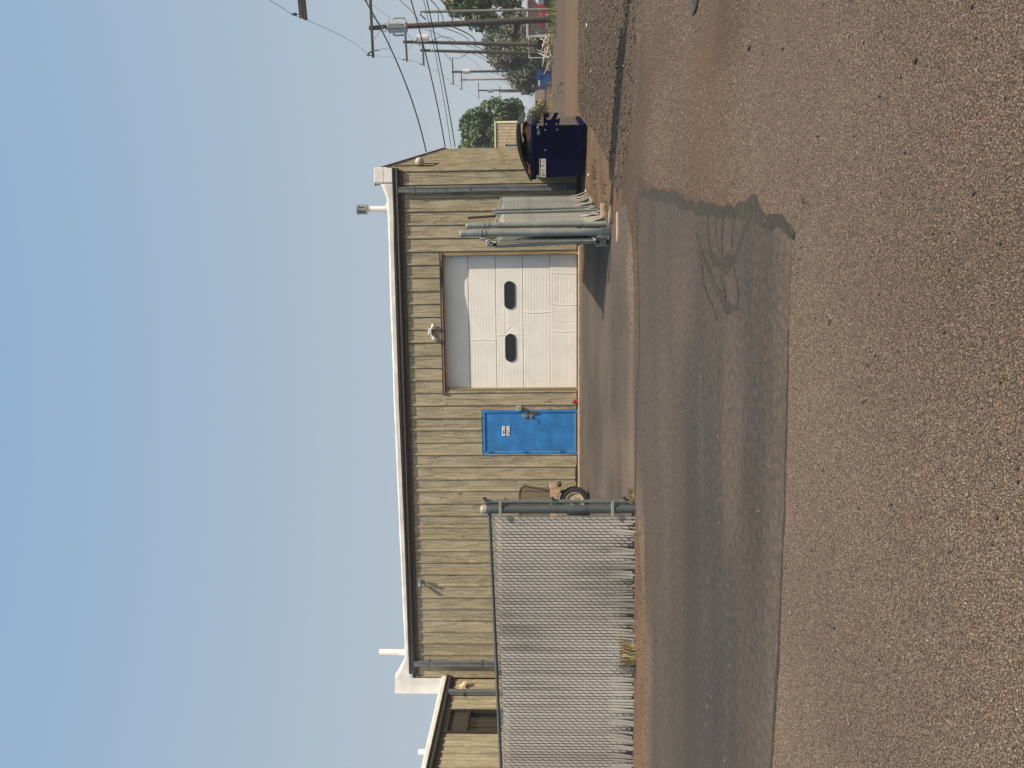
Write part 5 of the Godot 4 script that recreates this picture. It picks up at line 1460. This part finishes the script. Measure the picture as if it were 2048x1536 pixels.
func make_trees() -> void:
	var o := base("shade_tree", gp(20.4, 60.0))
	tag(o, "round dark green leafy tree rising behind the tan metal building", "tree")
	limbs(o, [[[Vector3(0, -0.2, 0), Vector3(-0.1, 1.5, 0), Vector3(-0.3, 3.2, 0)], [0.3, 0.24, 0.2]], [[Vector3(-0.3, 3.2, 0), Vector3(-0.9, 4.6, 0.2), Vector3(-1.3, 5.8, 0)], [0.17, 0.12, 0.06]], [[Vector3(-0.3, 3.1, 0), Vector3(0.6, 4.5, 0.2), Vector3(1.2, 5.6, 0)], [0.15, 0.1, 0.05]]], M.bark)
	crown(o, [[Vector3(0.9, 5.6, 0), Vector3(1.6, 1.6, 1.7)], [Vector3(-0.4, 5.9, 0), Vector3(1.5, 1.4, 1.5)], [Vector3(1.9, 4.2, 0.2), Vector3(1.3, 1.5, 1.4)], [Vector3(0.5, 3.9, 0.3), Vector3(1.9, 1.5, 1.6)], [Vector3(-1.2, 4.6, 0), Vector3(1.2, 1.2, 1.3)], [Vector3(2.2, 2.9, 0), Vector3(1.1, 1.2, 1.0)], [Vector3(1.0, 6.7, 0), Vector3(0.9, 0.7, 0.8)]], 26000, 0.19, [Color(0.075, 0.125, 0.05), Color(0.10, 0.155, 0.06), Color(0.06, 0.105, 0.045), Color(0.11, 0.165, 0.075)], M.leaf, 31)
	o = base("olive_tree", gp(28.4, 62.0))
	tag(o, "large grey green olive tree with hazy foliage behind the leaning poles", "tree")
	limbs(o, [[[Vector3(0, -0.2, 0), Vector3(0.2, 0.9, 0), Vector3(-0.2, 2.0, 0)], [0.34, 0.28, 0.22]], [[Vector3(-0.2, 1.8, 0), Vector3(-1.2, 2.8, 0.3), Vector3(-2.2, 3.2, 0)], [0.16, 0.1, 0.05]], [[Vector3(-0.2, 1.9, 0), Vector3(0.8, 3.4, 0.2), Vector3(1.2, 4.4, 0)], [0.16, 0.1, 0.05]]], M.bark)
	crown(o, [[Vector3(0.6, 3.4, 0), Vector3(2.0, 1.9, 2.0)], [Vector3(-0.6, 2.7, 0.4), Vector3(1.8, 1.9, 1.9)], [Vector3(-1.8, 2.1, 0.2), Vector3(1.5, 1.4, 1.6)], [Vector3(-2.7, 1.5, 0), Vector3(1.0, 0.9, 1.2)], [Vector3(1.9, 2.4, 0), Vector3(1.7, 1.9, 1.7)], [Vector3(0.2, 1.3, 0.8), Vector3(2.6, 1.2, 1.6)], [Vector3(1.0, 4.6, 0), Vector3(1.0, 0.9, 1.0)], [Vector3(-1.6, 0.9, 0.6), Vector3(1.6, 0.8, 1.2)]], 34000, 0.12, [Color(0.18, 0.195, 0.14), Color(0.14, 0.155, 0.11), Color(0.22, 0.235, 0.175), Color(0.11, 0.125, 0.09)], M.leaf_grey, 47, 2.6, 0.8)
	o = base("broadleaf_tree", gp(26.8, 48.0))
	tag(o, "tall dark green broadleaf tree above the shed at the right edge", "tree")
	limbs(o, [[[Vector3(0, -0.2, 0), Vector3(0, 2.0, 0), Vector3(0.1, 3.6, 0)], [0.3, 0.24, 0.18]], [[Vector3(0, 3.0, 0), Vector3(-1.4, 4.6, 0.2), Vector3(-2.2, 5.2, 0)], [0.14, 0.09, 0.04]], [[Vector3(0, 3.2, 0), Vector3(1.2, 5.0, 0.2), Vector3(1.6, 6.2, 0)], [0.14, 0.09, 0.04]]], M.bark)
	crown(o, [[Vector3(0, 5.6, 0), Vector3(2.0, 1.8, 2.0)], [Vector3(-1.2, 4.8, 0), Vector3(1.7, 1.5, 1.7)], [Vector3(-2.3, 4.5, 0.1), Vector3(1.25, 1.1, 1.3)], [Vector3(-0.6, 3.2, 0.4), Vector3(1.9, 1.4, 1.6)], [Vector3(1.3, 4.4, 0), Vector3(2.0, 2.0, 1.8)], [Vector3(-1.6, 6.2, 0), Vector3(0.9, 0.8, 0.9)], [Vector3(0.3, 2.0, 0.4), Vector3(1.6, 1.0, 1.2)], [Vector3(-3.0, 3.9, 0), Vector3(0.8, 0.6, 0.7)]], 26000, 0.21, [Color(0.07, 0.115, 0.045), Color(0.095, 0.14, 0.055), Color(0.055, 0.095, 0.04), Color(0.12, 0.16, 0.07), Color(0.2, 0.18, 0.08)], M.leaf, 63)
	o = base("yellow_shrub", gp(18.6, 50.0))
	tag(o, "low yellow green shrub in dry grass beside the tan metal building", "shrub")
	limbs(o, [[[Vector3(0, -0.1, 0), Vector3(0.1, 0.5, 0), Vector3(-0.1, 1.1, 0)], [0.05, 0.04, 0.02]]], M.bark)
	crown(o, [[Vector3(-0.4, 1.1, 0), Vector3(0.8, 0.8, 0.7)], [Vector3(0.2, 0.7, 0), Vector3(0.8, 0.6, 0.6)], [Vector3(-0.9, 0.7, 0), Vector3(0.6, 0.7, 0.5)]], 2600, 0.11, [Color(0.20, 0.19, 0.07), Color(0.26, 0.23, 0.10), Color(0.14, 0.16, 0.05)], M.leaf, 77, 2.0, 0.2)
	# undergrowth and tufts
	var straw := [Color(0.38, 0.30, 0.15), Color(0.30, 0.23, 0.12), Color(0.22, 0.20, 0.08)]
	var green := [Color(0.09, 0.13, 0.04), Color(0.14, 0.17, 0.06), Color(0.22, 0.20, 0.09)]
	tuft(gp(-3.42, 9.18, 0.0), 210, 0.30, 0.13, straw, "dry straw coloured weed clump growing through the foot of the slats", "weed clump", 0.7)
	tuft(gp(-1.42, 9.14, 0.0), 70, 0.10, 0.09, straw, "small dry weed tuft at the foot of the thick end post", "weed tuft", 0.9)
	tuft(gp(2.9, 11.35, 0.0), 60, 0.10, 0.22, [Color(0.16, 0.16, 0.06), Color(0.24, 0.2, 0.1)], "sparse olive weeds in the dirt below the return fence", "weeds", 1.0)
	tuft(gp(3.5, 12.6, 0.0), 130, 0.10, 0.4, [Color(0.14, 0.15, 0.05), Color(0.22, 0.18, 0.09)], "low olive weeds in the dirt before the blue dumpster", "weeds", 1.0)
	tuft(gp(17.4, 34.2), 420, 0.55, 1.1, green, "green grass at the foot of the pole with the big transformer", "grass tuft", 0.5)
	tuft(gp(19.6, 40.5), 500, 0.6, 1.8, green + straw, "mixed dry and green grass verge below the branch pile", "grass verge", 0.5)
	tuft(gp(21.9, 46.2), 420, 0.45, 1.6, straw, "pale dry grass around the pole with the short arm", "dry grass", 0.5)
	tuft(gp(24.1, 51.8), 420, 0.40, 1.6, straw, "dry grass around the leaning pole before the olive tree", "dry grass", 0.5)
	tuft(gp(19.0, 49.0), 500, 0.5, 1.5, straw, "dry yellow grass at the foot of the yellow green shrub", "dry grass", 0.5)

# ------------------------------------------------------------------ farther things along the alley
func make_far() -> void:
	var o := base("metal_building", gp(16.3, 45.0))
	tag(o, "tan corrugated metal building standing beyond the workshop, with red sign", "building")
	var mb := MB.new(); var out := PackedVector2Array()
	var x := -9.0
	while x < -0.06:
		for q in [[0.0, 0.0], [0.10, 0.0], [0.125, 0.014], [0.165, 0.014], [0.19, 0.0]]: out.append(Vector2(x + q[0], q[1]))
		x += 0.20
	out.append(Vector2(-0.02, 0.0)); out.append(Vector2(-0.02, -10.0)); out.append(Vector2(-9.0, -10.0))
	var pr := PackedVector2Array()
	for p in out: pr.append(Vector2(p.x, -p.y))
	mb.prism(pr, -0.1, 3.55, Transform3D(Basis(Vector3(1, 0, 0), Vector3(0, 0, -1), Vector3(0, 1, 0)), Vector3.ZERO))
	build(mb, "wall", M.tan_metal, o)
	one_box("roof_trim", Vector3(-9.0, 3.552, -10.05), Vector3(0.03, 3.62, 0.08), 0.01, M.tan_trim, o)
	one_box("corner_trim", Vector3(-0.10, -0.1, -0.02), Vector3(0.02, 3.55, 0.05), 0.006, M.tan_trim, o)
	var s := one_box("sign_board", Vector3(-1.42, 2.02, 0.04), Vector3(-0.72, 2.24, 0.07), 0.004, M.sign_red, o)
	mb = MB.new()
	for q in [[-1.28, 2.08, 0.10, 0.03, 0.5], [-1.20, 2.12, 0.12, 0.03, -0.6], [-1.10, 2.12, 0.10, 0.03, 0.9], [-1.02, 2.12, 0.12, 0.035, 0.0], [-0.92, 2.13, 0.10, 0.03, 0.7], [-0.86, 2.12, 0.10, 0.03, -0.7]]:
		mb.box(Vector3(-q[2] / 2, -q[3] / 2, 0.0), Vector3(q[2] / 2, q[3] / 2, 0.006), 0.0, Transform3D(Basis(Vector3(0, 0, 1), q[4]), Vector3(q[0], q[1] + 0.01, 0.0705)))
	build(mb, "lettering", M.plate, s)
	var st := base("bollard_pipe", gp(14.5, 44.0))
	tag(st, "grey vertical pipe standing before the tan metal building", "pipe")
	mb = MB.new(); mb.tube([Vector3(0, -0.1, 0), Vector3(0, 2.85, 0)], [0.07], 12); build(mb, "shaft", M.pipe_mid, st)
	mb = MB.new(); mb.tube([Vector3(0, 2.85, 0), Vector3(0, 2.92, 0)], [0.085], 12); build(mb, "collar", M.dark_iron, st)
	# shed and vehicles at the right edge
	o = base("grey_shed", gp(21.6, 43.5), -0.48)
	tag(o, "low grey shed with white eaves at the right edge of the alley", "shed")
	one_box("wall", Vector3(-0.6, -0.1, -4.0), Vector3(5.0, 1.45, 0.0), 0.01, M.shed_grey, o)
	one_box("eave", Vector3(-0.75, 1.45, -4.1), Vector3(5.1, 1.58, 0.2), 0.01, M.white_metal, o)
	one_box("downpipe", Vector3(-0.74, -0.1, 0.01), Vector3(-0.60, 1.45, 0.14), 0.01, M.white_metal, o)
	# red car parked in front of the shed: rear end towards us
	o = base("red_car", gp(23.15, 42.4), 0.0)
	tag(o, "dark red car parked before the grey shed, partly behind the conduit", "car")
	mb = MB.new()
	mb.prism(PackedVector2Array([Vector2(-1.9, 0.22), Vector2(2.0, 0.22), Vector2(2.05, 0.6), Vector2(1.9, 0.84), Vector2(1.4, 0.90), Vector2(0.95, 1.28), Vector2(0.1, 1.30), Vector2(-0.55, 0.88), Vector2(-1.8, 0.80), Vector2(-2.0, 0.62), Vector2(-2.0, 0.4)]), -0.85, 0.85)
	build(mb, "body", M.car_red, o)
	mb = MB.new(); mb.prism(PackedVector2Array([Vector2(-0.40, 0.92), Vector2(1.25, 0.92), Vector2(0.9, 1.22), Vector2(0.12, 1.25)]), 0.851, 0.858); build(mb, "side_window", M.dark_glass, o)
	one_box("bumper", Vector3(-2.06, 0.24, -0.8), Vector3(-1.96, 0.42, 0.862), 0.03, M.white_metal, o)
	for q in [[-1.3, 0.86], [1.3, 0.86]]:
		mb = MB.new(); mb.tube([Vector3(q[0], 0.30, q[1] - 0.16), Vector3(q[0], 0.30, q[1] + 0.02)], [0.30], 18); build(mb, "wheel", M.tyre, o)
	# white van, nose just inside the frame
	o = base("white_van", gp(20.62, 38.6), -0.1)
	tag(o, "white van cut by the right frame edge, grey windscreen showing", "van")
	mb = MB.new()
	mb.prism(PackedVector2Array([Vector2(0.0, 0.3), Vector2(4.6, 0.3), Vector2(4.6, 1.72), Vector2(0.95, 1.75), Vector2(0.62, 1.62), Vector2(0.10, 0.95), Vector2(-0.05, 0.85)]), -0.95, 0.95)
	build(mb, "body", M.white_metal, o)
	mb = MB.new(); mb.prism(PackedVector2Array([Vector2(0.22, 0.92), Vector2(1.5, 0.92), Vector2(1.5, 1.55), Vector2(0.72, 1.55)]), 0.951, 0.956); build(mb, "side_window", M.dark_glass, o)
	one_box("bumper", Vector3(-0.12, 0.28, -0.9), Vector3(0.3, 0.55, 0.962), 0.03, M.bronze_panel, o)
	for q in [0.75, 3.7]:
		mb = MB.new(); mb.tube([Vector3(q, 0.32, 0.80), Vector3(q, 0.32, 0.97)], [0.32], 18); build(mb, "wheel", M.tyre, o)
	# pale gate frame with cut branches behind
	o = base("yard_gate", gp(19.6, 42.0))
	tag(o, "thin pale pipe gate frame standing before a heap of bleached branches", "gate")
	mb = MB.new()
	mb.tube([Vector3(-0.72, -0.05, 0), Vector3(-0.72, 1.42, 0), Vector3(0.5, 1.42, 0), Vector3(0.5, -0.05, 0)], [0.025], 7)
	build(mb, "frame", M.white_metal, o)
	o = base("branch_pile", gp(19.9, 43.0))
	tag(o, "heap of bleached cut branches behind the pale gate frame", "branches")
	for k in 26:
		mb = MB.new()
		var p := Vector3(rr(-0.9, 0.6), rr(0.05, 0.6), rr(-0.5, 0.5))
		var d := Vector3(rr(-1, 1), rr(-0.2, 0.7), rr(-0.5, 0.5)).normalized() * rr(0.3, 0.8)
		mb.tube([p, p + d * 0.5 + Vector3(rr(-0.06, 0.06), rr(-0.06, 0.06), 0), p + d], [0.035, 0.025, 0.012], 5)
		build(mb, "branch", M.bleached, o)

func make_litter() -> void:
	var o := base("valve_cover", gp(3.20, 6.07, 0.0))
	tag(o, "round dark iron valve cover set in the road at the right edge", "valve cover")
	var t := Basis(Vector3(1, 0, 0), 0.042)
	o.basis = t
	var mb := MB.new(); mb.tube([Vector3(0, -0.05, 0), Vector3(0, 0.012, 0), Vector3(0, 0.016, 0)], [0.135, 0.135, 0.128], 30); build(mb, "frame", M.iron, o)
	mb = MB.new(); mb.tube([Vector3(0, -0.03, 0), Vector3(0, 0.020, 0)], [0.115, 0.112], 28); build(mb, "lid", M.iron, o)
	mb = MB.new()
	for k in 3: mb.box(Vector3(-0.045 + k * 0.035, 0.0195, -0.03), Vector3(-0.028 + k * 0.035, 0.025, 0.03), 0.002)
	mb.box(Vector3(-0.05, 0.0195, 0.045), Vector3(0.05, 0.025, 0.055), 0.002); build(mb, "raised_mark", M.iron, o)
	# broken concrete
	var slabs := [[2.20, 10.27, 0.42, 0.055, 0.05, "long pale concrete slab flush in the gravel at the foot of the gate post"], [2.76, 11.72, 0.30, 0.07, 0.10, "broken pale concrete edge under the return fence"], [3.28, 13.33, 0.24, 0.10, 0.09, "pale concrete block by the far end of the return fence"], [2.56, 10.98, 0.30, 0.05, 0.06, "bright tan concrete lip just right of the gate post foot"]]
	for s in slabs:
		var pl := PackedVector2Array()
		for k in 16:
			var a := TAU * k / 16
			pl.append(Vector2(signf(cos(a)) * pow(absf(cos(a)), 0.5) * s[2] * 0.5 * rr(0.85, 1.08), signf(sin(a)) * pow(absf(sin(a)), 0.5) * s[3] * rr(0.8, 1.2)))
		mb = MB.new(); mb.prism(pl, -0.03, s[4] * 0.5, Transform3D(Basis(Vector3(1, 0, 0), Vector3(0, 0, -1), Vector3(0, 1, 0)), Vector3.ZERO))
		var m := build(mb, "concrete_slab", M.concrete, self)
		m.position = gp(s[0], s[1]); m.rotation.y = -0.1 + rr(-0.1, 0.1)
		tag(m, s[5], "concrete")
	# scraps of paper and plastic
	var scraps := [[7.35, 15.0 - 1.2, "white crumpled paper scrap on the gravel nearest the alley edge"], [6.75, 13.7, "pale plastic scrap on the gravel between crumpled paper and dumpster"], [5.62, 13.1, "dull orange wrapper lying on the dark gravel"], [3.72, 14.1, "white paper scrap at the lower left of the dumpster"], [3.9, 13.6, "small white flake on the dirt before the dumpster"]]
	for i in scraps.size():
		mb = MB.new(); mb.dome(Vector3(0, 0.012, 0), 0.026, 0.5, true, 9, 4)
		for k in mb.v.size():
			var q := mb.v[k]
			mb.v[k] = Vector3(q.x * (1.5 + 0.8 * nz.get_noise_2d(q.y * 900.0, i * 50.0)), q.y * (1.0 + 0.8 * nz.get_noise_2d(q.x * 900.0, q.z * 900.0)), q.z)
		var m := build(mb, "litter", M.plate if i != 2 else M.orange, self)
		m.position = gp(scraps[i][0], scraps[i][1], 0.014); m.rotation.y = rr(0, 3)
		tag(m, scraps[i][2], "litter")
	mb = MB.new(); mb.tube([Vector3(-0.04, 0.006, 0), Vector3(0.02, 0.009, 0.015), Vector3(0.07, 0.006, 0.0), Vector3(0.10, 0.005, 0.03)], [0.0022], 5)
	var tw := build(mb, "twig", M.bark, self); tw.position = gp(0.93, 3.86, 0.004); tw.rotation.y = 1.2
	tag(tw, "thin dark twig lying on the coarse road in the right foreground", "twig")
	var st := [[1.245, 2.86, 0.022], [2.17, 4.75, 0.028], [0.40, 2.66, 0.014], [0.12, 2.53, 0.013], [0.30, 3.62, 0.015], [1.12, 3.36, 0.013], [0.64, 2.52, 0.016]]
	var where := ["at the right, nearest the frame edge", "far right, dark and lumpy, half way to the dumpster", "left of the middle, close to the camera", "in the middle of the nearest foreground", "just short of the smooth asphalt", "right of the twig, nearer the camera", "in the nearest foreground right of the middle"]
	for i in st.size():
		mb = MB.new(); mb.dome(Vector3.ZERO, st[i][2] * 0.55, 0.7, true, 8, 3)
		for k in mb.v.size(): mb.v[k] *= 1.0 + 0.7 * nz.get_noise_3d(mb.v[k].x * 3000.0, mb.v[k].y * 3000.0, mb.v[k].z * 3000.0 + i * 90.0)
		var m := build(mb, "loose_stone", M.dark_stone, self); m.position = gp(st[i][0], st[i][1], st[i][2] * 0.3)
		tag(m, "dark stone on the road " + where[i], "stone", "loose dark stones on the road")

# ------------------------------------------------------------------ materials
func make_materials() -> void:
	nz.seed = 7; nz.frequency = 0.01; nz.fractal_octaves = 3
	var chip := stones(1024, 120000, 1.2, 2.9, Color8(112, 100, 88), [Color8(205, 186, 166), Color8(188, 170, 152), Color8(160, 146, 132), Color8(222, 206, 186), Color8(150, 136, 122), Color8(196, 170, 146)], 3)
	var fine := stones(1024, 42000, 0.8, 2.3, Color8(158, 154, 150), [Color8(190, 184, 178), Color8(170, 164, 158), Color8(150, 144, 140), Color8(206, 196, 184)], 4, 0.8)
	var grav := stones(1024, 15000, 2.0, 8.0, Color8(150, 138, 124), [Color8(200, 186, 168), Color8(150, 138, 124), Color8(110, 100, 90), Color8(220, 206, 188), Color8(176, 150, 128)], 9, 1.2)
	var wd := wood()
	var mot := mottle(512, 0.012, 0.74, 1.0, 21)
	var soft := mottle(256, 0.01, 0.86, 1.0, 28, 0.02)
	var speck := mottle(512, 0.06, 0.78, 1.0, 22, 0.06)
	var rust := mottle(512, 0.02, 0.35, 1.0, 23, 0.08)
	M.chip = vc(uvmat(Color.WHITE, 0.95, chip, 0.45))
	M.fine = vc(uvmat(Color.WHITE, 0.88, fine, 0.12))
	M.gravel = vc(uvmat(Color.WHITE, 0.95, grav, 1.2))
	M.tar = vc(uvmat(Color.WHITE, 0.95, fine, 0.05))
	M.stone = vc(mat(Color.WHITE, 0.85))
	M.wood = vc(uvmat(srgb(187, 180, 161), 0.85, wd, 0.12))
	M.trim_wood = vc(uvmat(srgb(170, 150, 118), 0.85, wd, 0.25))
	M.trim_paint = mat(srgb(150, 140, 116), 0.8, 0.0, mot, 1.5)
	M.dark_gap = mat(srgb(46, 40, 34), 0.95)
	M.fascia = mat(srgb(96, 76, 64), 0.7, 0.0, mot, 1.2)
	M.gutter = mat(srgb(66, 60, 56), 0.5, 0.0, mot, 1.0)
	M.white_roof = mat(srgb(238, 234, 228), 0.6, 0.0, mottle(512, 0.006, 0.84, 1.0, 24, 0.01), 0.5)
	M.ledge = mat(srgb(178, 156, 132), 0.95, 0.0, mot, 1.5)
	M.concrete = mat(srgb(196, 176, 150), 0.95, 0.0, mot, 3.0)
	M.spout = mat(srgb(112, 116, 120), 0.5, 0.0, mot, 0.8)
	M.galv = mat(srgb(146, 152, 150), 0.55, 0.2, soft, 1.0)
	M.galv_light = mat(srgb(190, 190, 186), 0.5, 0.2, mot, 2.0)
	M.pipe_dark = mat(srgb(88, 96, 98), 0.5, 0.2, soft, 1.0)
	M.pipe_mid = mat(srgb(116, 124, 124), 0.5, 0.25, mot, 2.0)
	M.pipe_weathered = mat(srgb(150, 150, 138), 0.6, 0.1, mot, 1.0)
	M.cap_light = mat(srgb(164, 160, 150), 0.5, 0.2)
	M.black = mat(srgb(18, 18, 19), 0.7)
	M.rubber = mat(srgb(34, 34, 35), 0.75)
	M.door_white = mat(srgb(240, 236, 228), 0.5, 0.0, mottle(512, 0.006, 0.95, 1.0, 25, 0.006), 0.6)
	M.dark_glass = mat(srgb(26, 32, 32), 0.12)
	M.rust_sill = mat(srgb(134, 104, 80), 0.9, 0.0, rust, 2.0)
	M.blue = mat(srgb(50, 134, 208), 0.5, 0.0, mottle(512, 0.006, 0.80, 1.0, 26, 0.015), 0.8)
	M.blue_dark = mat(srgb(28, 92, 158), 0.5)
	M.worn_edge = mat(srgb(170, 200, 225), 0.6, 0.0, rust, 6.0)
	M.steel = mat(srgb(190, 188, 182), 0.35, 0.6, mot, 4.0)
	M.rust_steel = mat(srgb(122, 100, 84), 0.8, 0.1, rust, 3.0)
	M.plate = mat(srgb(222, 220, 214), 0.6)
	M.rust_red = mat(srgb(134, 44, 34), 0.7)
	M.red_can = mat(srgb(150, 34, 40), 0.4)
	M.ink_grey = mat(srgb(90, 90, 92), 0.7)
	M.white_metal = mat(srgb(232, 232, 228), 0.5, 0.0, speck, 2.0)
	M.lamp_glass = mat(srgb(210, 212, 210), 0.2)
	M.lamp_grey = mat(srgb(196, 192, 184), 0.5, 0.0, mot, 3.0)
	M.bronze = mat(srgb(46, 40, 36), 0.5)
	M.bronze_panel = mat(srgb(60, 53, 47), 0.6)
	var pane := mat(Color(0.05, 0.06, 0.06, 0.22), 0.03); pane.transparency = BaseMaterial3D.TRANSPARENCY_ALPHA; M.pane_glass = pane
	M.blind = mat(srgb(96, 90, 66), 0.8)
	M.beige_metal = mat(srgb(206, 186, 150), 0.6)
	M.slat = vc(mat(srgb(208, 205, 200), 0.75, 0.0, speck, 4.0))
	M.slat_light = vc(mat(srgb(208, 206, 197), 0.75, 0.0, speck, 4.0))
	M.slat_shade = vc(mat(srgb(112, 114, 108), 0.8, 0.0, speck, 4.0))  # darker slat colour, paints the shade onto the gate leaf
	M.wire_dark = mat(srgb(54, 53, 52), 0.7, 0.1)
	M.wire_light = mat(srgb(104, 108, 106), 0.6, 0.2)
	M.cable = mat(srgb(34, 34, 36), 0.7)
	M.navy = mat(srgb(5, 7, 48), 0.55)
	M.navy.metallic_specular = 0.12
	M.lit_tan = mat(srgb(120, 108, 104), 0.7, 0.0, rust, 1.5)  # faded tan with the sunlit reflection painted into the colour
	M.far_blue = mat(srgb(28, 84, 160), 0.5, 0.0, mot, 1.0)
	M.black_plastic = mat(srgb(30, 31, 33), 0.5)
	M.yellow = mat(srgb(226, 168, 30), 0.6)
	M.green_paint = mat(srgb(40, 112, 76), 0.6)
	M.orange = mat(srgb(196, 138, 92), 0.7)
	M.cardboard = mat(srgb(176, 132, 104), 0.85, 0.0, mot, 4.0)
	M.tyre = mat(srgb(48, 46, 44), 0.85, 0.0, speck, 5.0)
	M.rust_rim = mat(srgb(244, 222, 186), 0.6, 0.0, rust, 3.0)
	M.trailer_tan = mat(srgb(188, 158, 132), 0.8, 0.0, mot, 3.0)
	M.trailer_mesh = mat(srgb(104, 90, 70), 0.8, 0.1)
	M.pole_wood = mat(srgb(116, 106, 94), 0.9, 0.0, rust, 0.8)
	M.pole_pale = mat(srgb(186, 164, 140), 0.9, 0.0, mot, 0.8)
	M.dark_iron = mat(srgb(58, 56, 56), 0.6, 0.2)
	M.iron = mat(srgb(92, 84, 84), 0.6, 0.4, mot, 6.0)
	M.transformer = mat(srgb(186, 196, 200), 0.45, 0.0, mot, 1.5)
	M.bark = mat(srgb(92, 78, 64), 0.95, 0.0, rust, 2.0)
	M.leaf = vc(mat(Color.WHITE, 0.6)); M.leaf.backlight_enabled = true; M.leaf.backlight = Color(0.35, 0.4, 0.2)
	M.leaf_grey = vc(mat(Color.WHITE, 0.7)); M.leaf_grey.backlight_enabled = true; M.leaf_grey.backlight = Color(0.25, 0.25, 0.2)
	M.grass = vc(mat(Color.WHITE, 0.8)); M.grass.backlight_enabled = true; M.grass.backlight = Color(0.3, 0.3, 0.2)
	M.tan_metal = mat(srgb(200, 182, 148), 0.6, 0.0, mot, 0.5)
	M.tan_trim = mat(srgb(226, 214, 186), 0.6)
	M.sign_red = mat(srgb(120, 44, 36), 0.6)
	M.shed_grey = mat(srgb(170, 162, 154), 0.8, 0.0, mot, 0.6)
	M.car_red = mat(srgb(140, 16, 26), 0.3); M.car_red.clearcoat_enabled = true
	M.bleached = mat(srgb(206, 196, 176), 0.85)
	M.dark_stone = mat(srgb(70, 60, 54), 0.9)

func _ready() -> void:
	# camera: a phone held on its side, so that the picture lies turned by a quarter
	var cam := Camera3D.new(); cam.name = "camera"
	var pitch := deg_to_rad(1.935); var roll := 0.0076
	var fwd := Vector3(0, sin(pitch), -cos(pitch))
	var up0 := Vector3(0, cos(pitch), sin(pitch))
	var up := up0 * cos(roll) + Vector3.RIGHT * sin(roll)
	var right := Vector3.RIGHT * cos(roll) - up0 * sin(roll)
	cam.transform = Transform3D(Basis(-up, right, -fwd), Vector3(0, 1.6, 0))
	cam.fov = rad_to_deg(2.0 * atan(768.0 / 1450.0)); cam.near = 0.05; cam.far = 3000.0
	add_child(cam); cam.current = true
	# sky and light
	var sky := ProceduralSkyMaterial.new()
	sky.sky_top_color = Color(0.098, 0.214, 0.372).linear_to_srgb()
	sky.sky_horizon_color = Color(0.296, 0.321, 0.331).linear_to_srgb()
	sky.sky_curve = 0.5
	sky.ground_horizon_color = Color(0.2, 0.18, 0.165).linear_to_srgb()
	sky.ground_bottom_color = Color(0.10, 0.085, 0.07).linear_to_srgb()
	sky.sun_angle_max = 70.0; sky.sun_curve = 0.45
	var env := Environment.new()
	env.background_mode = Environment.BG_SKY
	env.sky = Sky.new(); env.sky.sky_material = sky
	env.tonemap_mode = Environment.TONE_MAPPER_LINEAR
	env.tonemap_exposure = 1.75
	env.fog_enabled = true; env.fog_density = 0.0009; env.fog_light_color = Color(0.80, 0.83, 0.87)
	env.sdfgi_enabled = true; env.ssao_enabled = true; env.ssil_enabled = true
	var we := WorldEnvironment.new(); we.environment = env; add_child(we)
	var sun := DirectionalLight3D.new(); sun.name = "sun"
	sun.light_energy = 1.05; sun.light_angular_distance = 0.5; sun.light_color = Color(1.0, 0.94, 0.85); sun.shadow_enabled = true
	var travel := Vector3(-0.91, -1.65, -0.73).normalized()
	sun.basis = Basis.looking_at(travel, Vector3.UP)
	add_child(sun)
	rng.seed = 2024
	make_materials()
	make_ground()
	make_workshop()
	make_annex()
	make_left_fence()
	make_right_fence()
	make_poles()
	make_wires()
	make_trees()
	make_far()
	make_bins()
	make_trailer()
	make_fixtures()
	make_litter()
	make_stones()
